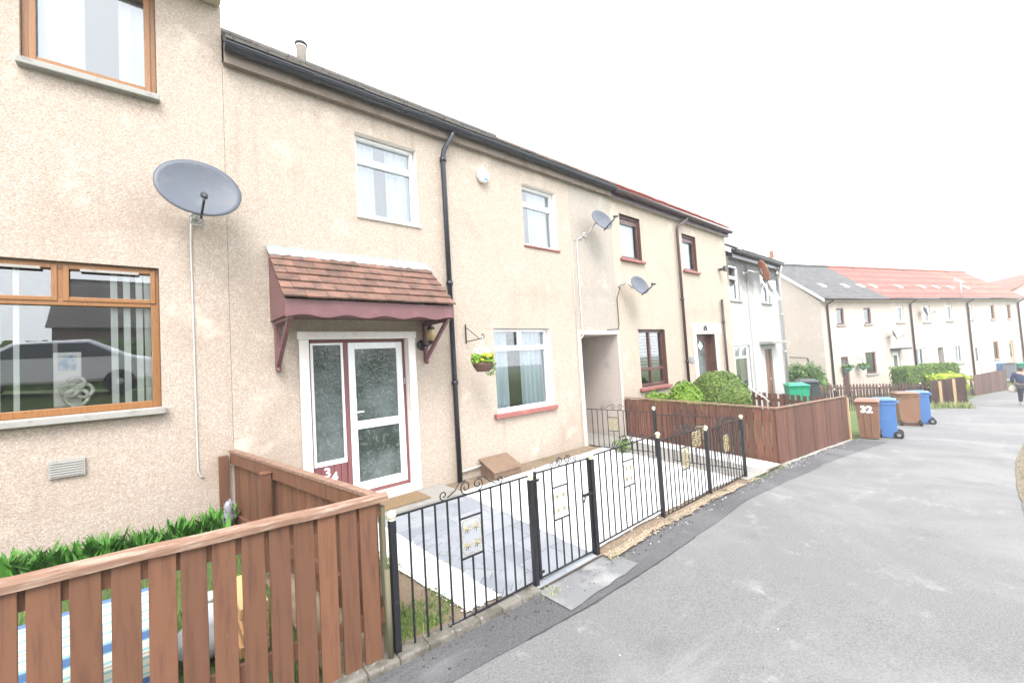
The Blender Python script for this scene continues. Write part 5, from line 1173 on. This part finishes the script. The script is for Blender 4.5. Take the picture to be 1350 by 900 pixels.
for k in range(13):
    bx, by = 24.4 + R.uniform(-.4, .4), 6.35 + R.uniform(-.72, .72); hh = R.uniform(1.3, 1.75) if abs(by - 6.35) < .45 else R.uniform(.95, 1.35)
    leaf_cloud(mb, (bx, by, -.85 + hh * .5), (.30, .30, hh * .62), 1700, .06, .7, lump=.2, up=.8)
mb.build('foliage', 'leaf_conifer', t); mb = MB(); mb.tube([(24.4, 6.4, -1.2), (24.4, 6.4, .2)], .07, 8); mb.build('trunk', 'soil', t)
t = thing('hedge', 'clipped dark green hedge in front of the far white hooded door', 'hedge', (28, 2.6, -1.2))
mb = MB()
hp, hq = Vector((26.6, 3.15, 0)), Vector((30.6, 1.75, 0)); dh = (hq - hp).normalized(); nh = Vector((-dh.y, dh.x, 0))
def hbox(a, b_, w_, z0, z1, mbx):
    P = [a - nh * w_, b_ - nh * w_, b_ + nh * w_, a + nh * w_]; mbx.hexa([(p.x, p.y, z0) for p in P] + [(p.x, p.y, z1) for p in P])
hbox(hp, hq, .32, -1.4, .38, mb); L = (hq - hp).length
for i in range(9000):
    k = R.random(); a = R.uniform(0, L)
    if k < .35: p = hp + dh * a + nh * R.uniform(-.36, .36); z = .40
    elif k < .85: p = hp + dh * a - nh * .36; z = R.uniform(-1.2, .42)
    else: p = (hp - dh * .05) + nh * R.uniform(-.36, .36); z = R.uniform(-1.2, .42)
    z += R.gauss(0, .03) + .03 * math.sin(a * 3); p = p + Vector((R.gauss(0, .03), R.gauss(0, .03), 0)); s = .05 * R.uniform(.6, 1.2); nr = Vector((R.gauss(-.4, .6), R.gauss(-.4, .6), R.gauss(.4, .6))).normalized(); x = nr.orthogonal().normalized(); y = nr.cross(x); q = Vector((p.x, p.y, z))
    mb.poly([q - x * s * .5, q + y * s, q + x * s * .5, q - y * s])
mb.build('foliage', 'leaf_hedge', t)
bush('garden_bush', 'bright yellow-green bush above the brown fence with pale posts', (27.8, 1.72, -.28), (.6, .72, .42), 3600, .06, 'leaf_bright', lump=.2, shell=.5)
# clumps along the wall of the nearest house
gb = 'leafy clumps along the foot of the nearest wall'
def clump(x, y, n, hh, lab):
    z = terr(x, y); t = thing('leafy_plant', lab, 'plant', (x, y, z), group=gb); mb = MB()
    for i in range(n):
        a = R.uniform(0, 2 * PI); L_ = hh * R.uniform(.6, 1.15); sp_ = R.uniform(.15, .75); w_ = R.uniform(.009, .025); bx, by = x + R.gauss(0, .07), y + R.gauss(0, .06)
        dx, dy = math.cos(a), math.sin(a); px, py = -dy, dx; prev = None
        for k in range(5):
            u = k / 4; r_ = sp_ * L_ * (u ** 1.3); zz = z + L_ * (u - .42 * sp_ * u * u); ww = w_ * (math.sin(PI * min(1, u * .9 + .12)) if k < 4 else .08)
            cur = (mb.vert((bx + dx * r_ + px * ww, by + dy * r_ + py * ww, zz)), mb.vert((bx + dx * r_ - px * ww, by + dy * r_ - py * ww, zz)))
            if prev: mb.face((prev[0], prev[1], cur[1], cur[0]))
            prev = cur
    mb.build('leaves', 'leaf_bluebell', t)
names = ['leafy clump in the soil at the far left of the wall', 'leafy clump under the left half of the oak window', 'leafy clump under the middle of the oak window', 'leafy clump under the air vent', 'broad leafy clump right of the air vent', 'small leafy clump between the air vent and the white cable', 'leafy clump below the end of the white cable', 'leafy clump against the side fence post']
for i, (x, y, n, hh) in enumerate([(-1.5, 5.0, 70, .32), (-1.2, 5.0, 70, .30), (-.92, 5.02, 80, .28), (-.66, 5.05, 80, .27), (-.38, 5.05, 110, .32), (-.08, 5.05, 60, .28), (.17, 5.1, 70, .27), (.42, 5.1, 80, .27)]): clump(x, y, int(n * 1.35), hh * R.uniform(.72, 1.0), names[i])
t = thing('garden_plant', 'small dark plant at the foot of the passage gate', 'plant', (6.3, 4.3, .1))
mb = MB(); leaf_cloud(mb, (6.42, 4.55, .25), (.16, .16, .15), 260, .03, .8, lump=.2); mb.build('foliage', 'leaf_hedge', t)

# ------------------------------------------------------------------ things in the nearest garden
t = thing('garden_lounger', 'striped teal and cream lounger seen through the gaps of the near fence', 'lounger', (-.35, 3.4, .25))
mb = MB()
A = [(3.00, .24), (3.07, .46), (3.22, .60), (3.30, .70)]
for (y0, z0), (y1, z1) in zip(A, A[1:]): mb.hexa([(-.75, y0, z0), (-.02, y0, z0), (-.02, y0 + .06, z0), (-.75, y0 + .06, z0), (-.75, y1, z1), (-.02, y1, z1), (-.02, y1 + .06, z1), (-.75, y1 + .06, z1)])
mb.build('seat_cover', 'mattress_stripe', t, bevel=.01)
mb = MB()
for x in (-.79, .02): mb.tube([(x, 2.97, .18), (x, 3.09, .46), (x, 3.37, .74)], .014, 6); mb.tube([(x, 3.4, .22), (x, 3.09, .46)], .014, 6)
mb.build('frame', 'galvanised', t)
t = thing('cloth_sack', 'white sack slumped beside the striped lounger', 'sack', (.22, 3.3, .2))
mb = MB(); mb.lathe([(.10, 0), (.15, .04), (.14, .09), (.15, .13), (.11, .19), (.12, .22), (.06, .27), (.045, .31)], (.20, 3.35, .2), 11, Matrix.Rotation(.12, 3, 'Y')); mb.build('sack_body', 'canvas_white', t); mb = MB(); mb.lathe([(.045, 0), (.05, .02), (.045, .04)], (.237, 3.35, .505), 10); mb.build('tie', 'cable_white', t)
t = thing('firewood', 'orange timber offcuts stacked behind the near fence', 'timber', (.45, 3.3, .2))
for k in range(4):
    mb = MB(); mb.box(.38 + R.uniform(-.02, .02), .52, 3.1, 3.6 + R.uniform(-.1, .1), .20 + k * .075, .27 + k * .075); mb.build('offcut', 'door_pale_wood', t, bevel=.006)
mb = MB(); mb.lathe([(.03, -.14), (.045, -.07), (.03, .0), (.045, .04), (.02, .09)], (.53, 5.03, .60), 10); leaf_cloud(mb, (.53, 5.03, .58), (.05, .04, .12), 60, .02, .3, lump=.3); tag(mb.build('plastic_wrap', 'plastic_sheet'), 'crumpled grey plastic caught by the side fence post', 'plastic')

# ------------------------------------------------------------------ person
px_, py_ = 28.9, -.52; pz = g(px_)
def skin(name, joints, edges, parent, m, lv=1):
    me = bpy.data.meshes.new(name); me.from_pydata([j[0] for j in joints], edges, []); me.materials.append(MATS[m])
    o = bpy.data.objects.new(name, me); C.objects.link(o); o.parent = parent
    md = o.modifiers.new('skin', 'SKIN'); md.use_smooth_shade = True
    for i, j in enumerate(joints):
        r_ = j[1]; me.skin_vertices[0].data[i].radius = r_ if isinstance(r_, tuple) else (r_, r_)
    me.skin_vertices[0].data[0].use_root = True
    sd = o.modifiers.new('sub', 'SUBSURF'); sd.levels = lv; sd.render_levels = lv + 1; return o
t = thing('person', 'person in a navy top and dark trousers walking away, cut by the right edge', 'person', (px_, py_, pz), -.15)
J = [((0, 0, .92), .14), ((0, 0, 1.15), .13), ((0, 0, 1.36), .14), ((0, 0, 1.46), .06), ((.02, 0, 1.56), (.075, .085)), ((.02, 0, 1.65), (.07, .085)),
     ((0, .10, .86), .095), ((.14, .10, .48), .065), ((.05, .11, .08), .045), ((.19, .12, .04), .04), ((0, -.10, .86), .095), ((-.08, -.10, .47), .065), ((-.26, -.10, .12), .045), ((-.14, -.11, .05), .04),
     ((0, .20, 1.38), .06), ((-.05, .27, 1.12), .045), ((.10, .30, .92), .035), ((.15, .30, .86), .035), ((0, -.20, 1.38), .06), ((.04, -.26, 1.12), .045), ((.02, -.27, .88), .035), ((.03, -.27, .80), .035)]
E_ = [(0, 1), (1, 2), (2, 3), (3, 4), (4, 5), (0, 6), (6, 7), (7, 8), (8, 9), (0, 10), (10, 11), (11, 12), (12, 13), (2, 14), (14, 15), (15, 16), (16, 17), (2, 18), (18, 19), (19, 20), (20, 21)]
skin('body', J, E_, t, 'skin')
skin('top', [((0, 0, .90), (.17, .20)), ((0, 0, 1.12), (.16, .19)), ((0, 0, 1.34), (.16, .18)), ((0, 0, 1.44), (.08, .09)), ((0, .20, 1.38), .085), ((-.05, .275, 1.11), .07), ((.04, .29, 1.0), .06), ((0, -.20, 1.38), .085), ((.04, -.265, 1.11), .07), ((.03, -.27, .95), .06)], [(0, 1), (1, 2), (2, 3), (2, 4), (4, 5), (5, 6), (2, 7), (7, 8), (8, 9)], t, 'jacket_navy')
skin('trousers', [((0, 0, .90), (.15, .17)), ((0, .10, .82), .115), ((.14, .10, .48), .085), ((.06, .11, .12), .065), ((0, -.10, .82), .115), ((-.08, -.10, .47), .085), ((-.24, -.10, .15), .065)], [(0, 1), (1, 2), (2, 3), (0, 4), (4, 5), (5, 6)], t, 'trouser_dark')
skin('hair', [((-.02, 0, 1.52), .05), ((-.02, 0, 1.60), (.09, .10)), ((.0, 0, 1.67), (.085, .095))], [(0, 1), (1, 2)], t, 'hair')
for (x, y, z) in ((.10, .11, .04), (-.22, -.105, .07)):
    mb = MB(); mb.hexa([(x - .10, y - .05, z - .04), (x + .17, y - .045, z - .04), (x + .17, y + .045, z - .04), (x - .10, y + .05, z - .04), (x - .10, y - .04, z + .06), (x + .10, y - .035, z + .03), (x + .10, y + .035, z + .03), (x - .10, y + .04, z + .06)]); mb.build('shoe', 'shoe_pale', t, bevel=.02, local=True)
mb = MB(); mb.lathe([(.05, 0), (.13, .05), (.12, .2), (.05, .30), (.03, .36)], (px_ + .20, py_ + .29, pz + .52), 10); tag(mb.build('carrier_bag', 'bag_pale'), 'pale bag hanging from the walking person hand', 'bag')

# ------------------------------------------------------------------ across the lane (seen in the window glass)
t = thing('parked_car', 'silver car parked on the bank, mirrored in the oak-framed window', 'car', (-2.0, -5.2, terr(-2.0, -5.2) - .1))
zc = terr(-2.0, -5.2) - .1
prof = [(-2.05, .35), (-2.1, .62), (-1.98, .82), (-1.2, .95), (-.55, 1.38), (.75, 1.45), (1.55, 1.02), (2.0, .92), (2.1, .6), (2.05, .35)]
mb = MB(); mb.prism([(-2.0 + x, -5.2 - .85, zc + z) for x, z in prof], (0, 1.7, 0)); mb.build('body', 'car_silver', t, bevel=.08)
for y0 in (-.856, .856):
    mb = MB(); mb.prism([(-2.0 + x, -5.2 + y0, zc + z) for x, z in ((-1.0, .98), (-.5, 1.32), (.1, 1.35), (.1, .99))], (0, math.copysign(.006, y0), 0)); mb.build('side_window', 'car_glass', t)
    mb = MB(); mb.prism([(-2.0 + x, -5.2 + y0, zc + z) for x, z in ((.18, .99), (.18, 1.35), (.72, 1.36), (1.3, 1.0))], (0, math.copysign(.006, y0), 0)); mb.build('side_window', 'car_glass', t)
    for x in (-1.3, 1.3):
        mb = MB(); Mx = Matrix.Rotation(PI / 2, 3, 'X'); mb.lathe([(.2, -.1), (.31, -.1), (.32, -.06), (.32, .06), (.31, .1), (.2, .1)], (-2.0 + x, -5.2 + y0 * .92, zc + .32), 24, Mx); wh = mb.build('wheel', 'tyre', t)
        mb = MB(); mb.lathe([(.02, -.105), (.2, -.09), (.2, .09), (.02, .105)], (-2.0 + x, -5.2 + y0 * .92, zc + .32), 16, Mx); mb.build('rim', 'galvanised', wh)
    mb = MB(); mb.box(-4.08, -3.92, -5.2 + math.copysign(.55, y0) - .16, -5.2 + math.copysign(.55, y0) + .16, zc + .62, zc + .76); mb.build('headlight', 'lamp_clear', t, bevel=.02)
t = thing('delivery_van', 'white van parked across the lane, mirrored in the ground-floor window', 'van', (9.5, -7, terr(9.5, -7)))
zv = terr(9.5, -7)
mb = MB(); mb.prism([(9.5 + x, -7.9, zv + z) for x, z in ((-2.4, .35), (-2.4, 1.0), (-1.7, 1.15), (-1.2, 1.95), (2.4, 2.0), (2.4, .35))], (0, 1.8, 0)); mb.build('body', 'white_plastic', t, bevel=.08)
mb = MB(); mb.prism([(9.5 + x, -6.095, zv + z) for x, z in ((-1.55, 1.15), (-1.15, 1.8), (-.3, 1.8), (-.3, 1.15))], (0, .006, 0)); mb.build('side_window', 'car_glass', t)
for x in (-1.5, 1.5): mb = MB(); mb.lathe([(.2, -.1), (.34, -.1), (.34, .1), (.2, .1)], (9.5 + x, -6.2, zv + .34), 20, Matrix.Rotation(PI / 2, 3, 'X')); mb.build('wheel', 'tyre', t)
OPP = Frame((8, -24), 180)
hO = thing('terraced_house', 'low brown brick house across the green, seen only mirrored in the windows', 'house', (0, -24, 1.4))
opsO = [(1.2 + k * 3.0, 2.3 + k * 3.0, 2.4, 3.6, .1) for k in range(4)]
mb = wall_mesh(OPP, 0, 12.4, 0, 5.2, 8, opsO, 8.6, 4); mb.build('wall', ['brown_brick', 'brown_brick'], hO)
for o in opsO: window(OPP, hO, o[0], o[1], o[2], o[3], .1, 'white_plastic', bw=.08, room=.6)
roof(OPP, hO, -.2, 12.6, 5.3, -.4, 8.8, 4, 'roof_dark', 8.4)
t = thing('hedge', 'dark hedge across the green, seen only mirrored in the windows', 'hedge', (-3, -15, 1.5))
mb = MB(); mb.box(-16, 8, -15.4, -14.6, 1.3, 3.5)
for i in range(6000):
    q = Vector((R.uniform(-16, 8), -14.55 + R.gauss(0, .06), R.uniform(1.4, 3.8))); s = .12 * R.uniform(.6, 1.3); nr = Vector((R.gauss(0, .5), 1, R.gauss(.3, .5))).normalized(); x = nr.orthogonal().normalized(); y = nr.cross(x); mb.poly([q - x * s, q + y * s, q + x * s, q - y * s])
mb.build('foliage', 'leaf_hedge', t)

# ------------------------------------------------------------------ added thin fog standing in for lens veil: lifts darks, fades far things
m = bpy.data.materials.new('haze_air'); m.use_nodes = True; MATS['haze_air'] = m; nt = m.node_tree
nt.nodes.remove(nt.nodes['Principled BSDF']); pv = nt.nodes.new('ShaderNodeVolumePrincipled'); pv.inputs['Density'].default_value = VEIL_DENSITY; pv.inputs['Color'].default_value = (.97, .98, 1, 1); pv.inputs['Anisotropy'].default_value = .2
nt.links.new(pv.outputs[0], nt.nodes['Material Output'].inputs['Volume'])
mb = MB(); mb.box(-70, 410, -160, 260, -4.2, 12.5); mb.build('haze', 'haze_air', kind='stuff')

# ------------------------------------------------------------------ light, sky, camera
SUN_EL, SUN_AZ = 52, 215          # overcast: soft light from behind the camera, to the left
wd = bpy.data.worlds.new('World'); scene.world = wd; wd.use_nodes = True; nt = wd.node_tree
bg = nt.nodes['Background']; sky = nt.nodes.new('ShaderNodeTexSky'); sky.sky_type = 'NISHITA'; sky.sun_disc = False
# direction towards the sun: behind the camera and to its left (-X, -Y)
sd = Vector((-.45, -.75, 0)).normalized() * math.cos(math.radians(SUN_EL)) + Vector((0, 0, math.sin(math.radians(SUN_EL))))
sky.sun_elevation = math.radians(SUN_EL); sky.sun_rotation = math.atan2(sd.x, sd.y)
sky.air_density = 1.0; sky.dust_density = 4.0
mx = _mix(nt, .86, sky.outputs[0], (9.4, 9.6, 9.9)); nt.links.new(mx, bg.inputs[0]); bg.inputs[1].default_value = .10
sl = bpy.data.lights.new('sun', 'SUN'); sl.energy = 1.0; sl.angle = math.radians(25); sl.color = (1, .96, .9)
so = bpy.data.objects.new('sun', sl); C.objects.link(so); so.rotation_euler = sd.to_track_quat('Z', 'Y').to_euler()

cam = bpy.data.cameras.new('camera'); co = bpy.data.objects.new('camera', cam); C.objects.link(co); scene.camera = co
cam.sensor_width = 36; cam.lens = 14.667; cam.clip_start = .05; cam.clip_end = 1500
yaw, pit, rol = .86083201, .04450536, -.06036824
fw = Vector((math.cos(pit) * math.cos(yaw), math.cos(pit) * math.sin(yaw), math.sin(pit))); rt = Vector((math.sin(yaw), -math.cos(yaw), 0)); up = rt.cross(fw)
r2 = rt * math.cos(rol) + up * math.sin(rol); u2 = -rt * math.sin(rol) + up * math.cos(rol)
Mc = Matrix((r2, u2, -fw)).transposed().to_4x4(); Mc.translation = (0, 0, 1.9); co.matrix_world = Mc
scene.view_settings.view_transform = 'Standard'; scene.view_settings.look = 'None'; scene.view_settings.gamma = 1
scene.view_settings.exposure = 2.1; scene.view_settings.use_curve_mapping = False
scene.cycles.max_bounces = 8; scene.cycles.transparent_max_bounces = 12; scene.cycles.use_denoising = True
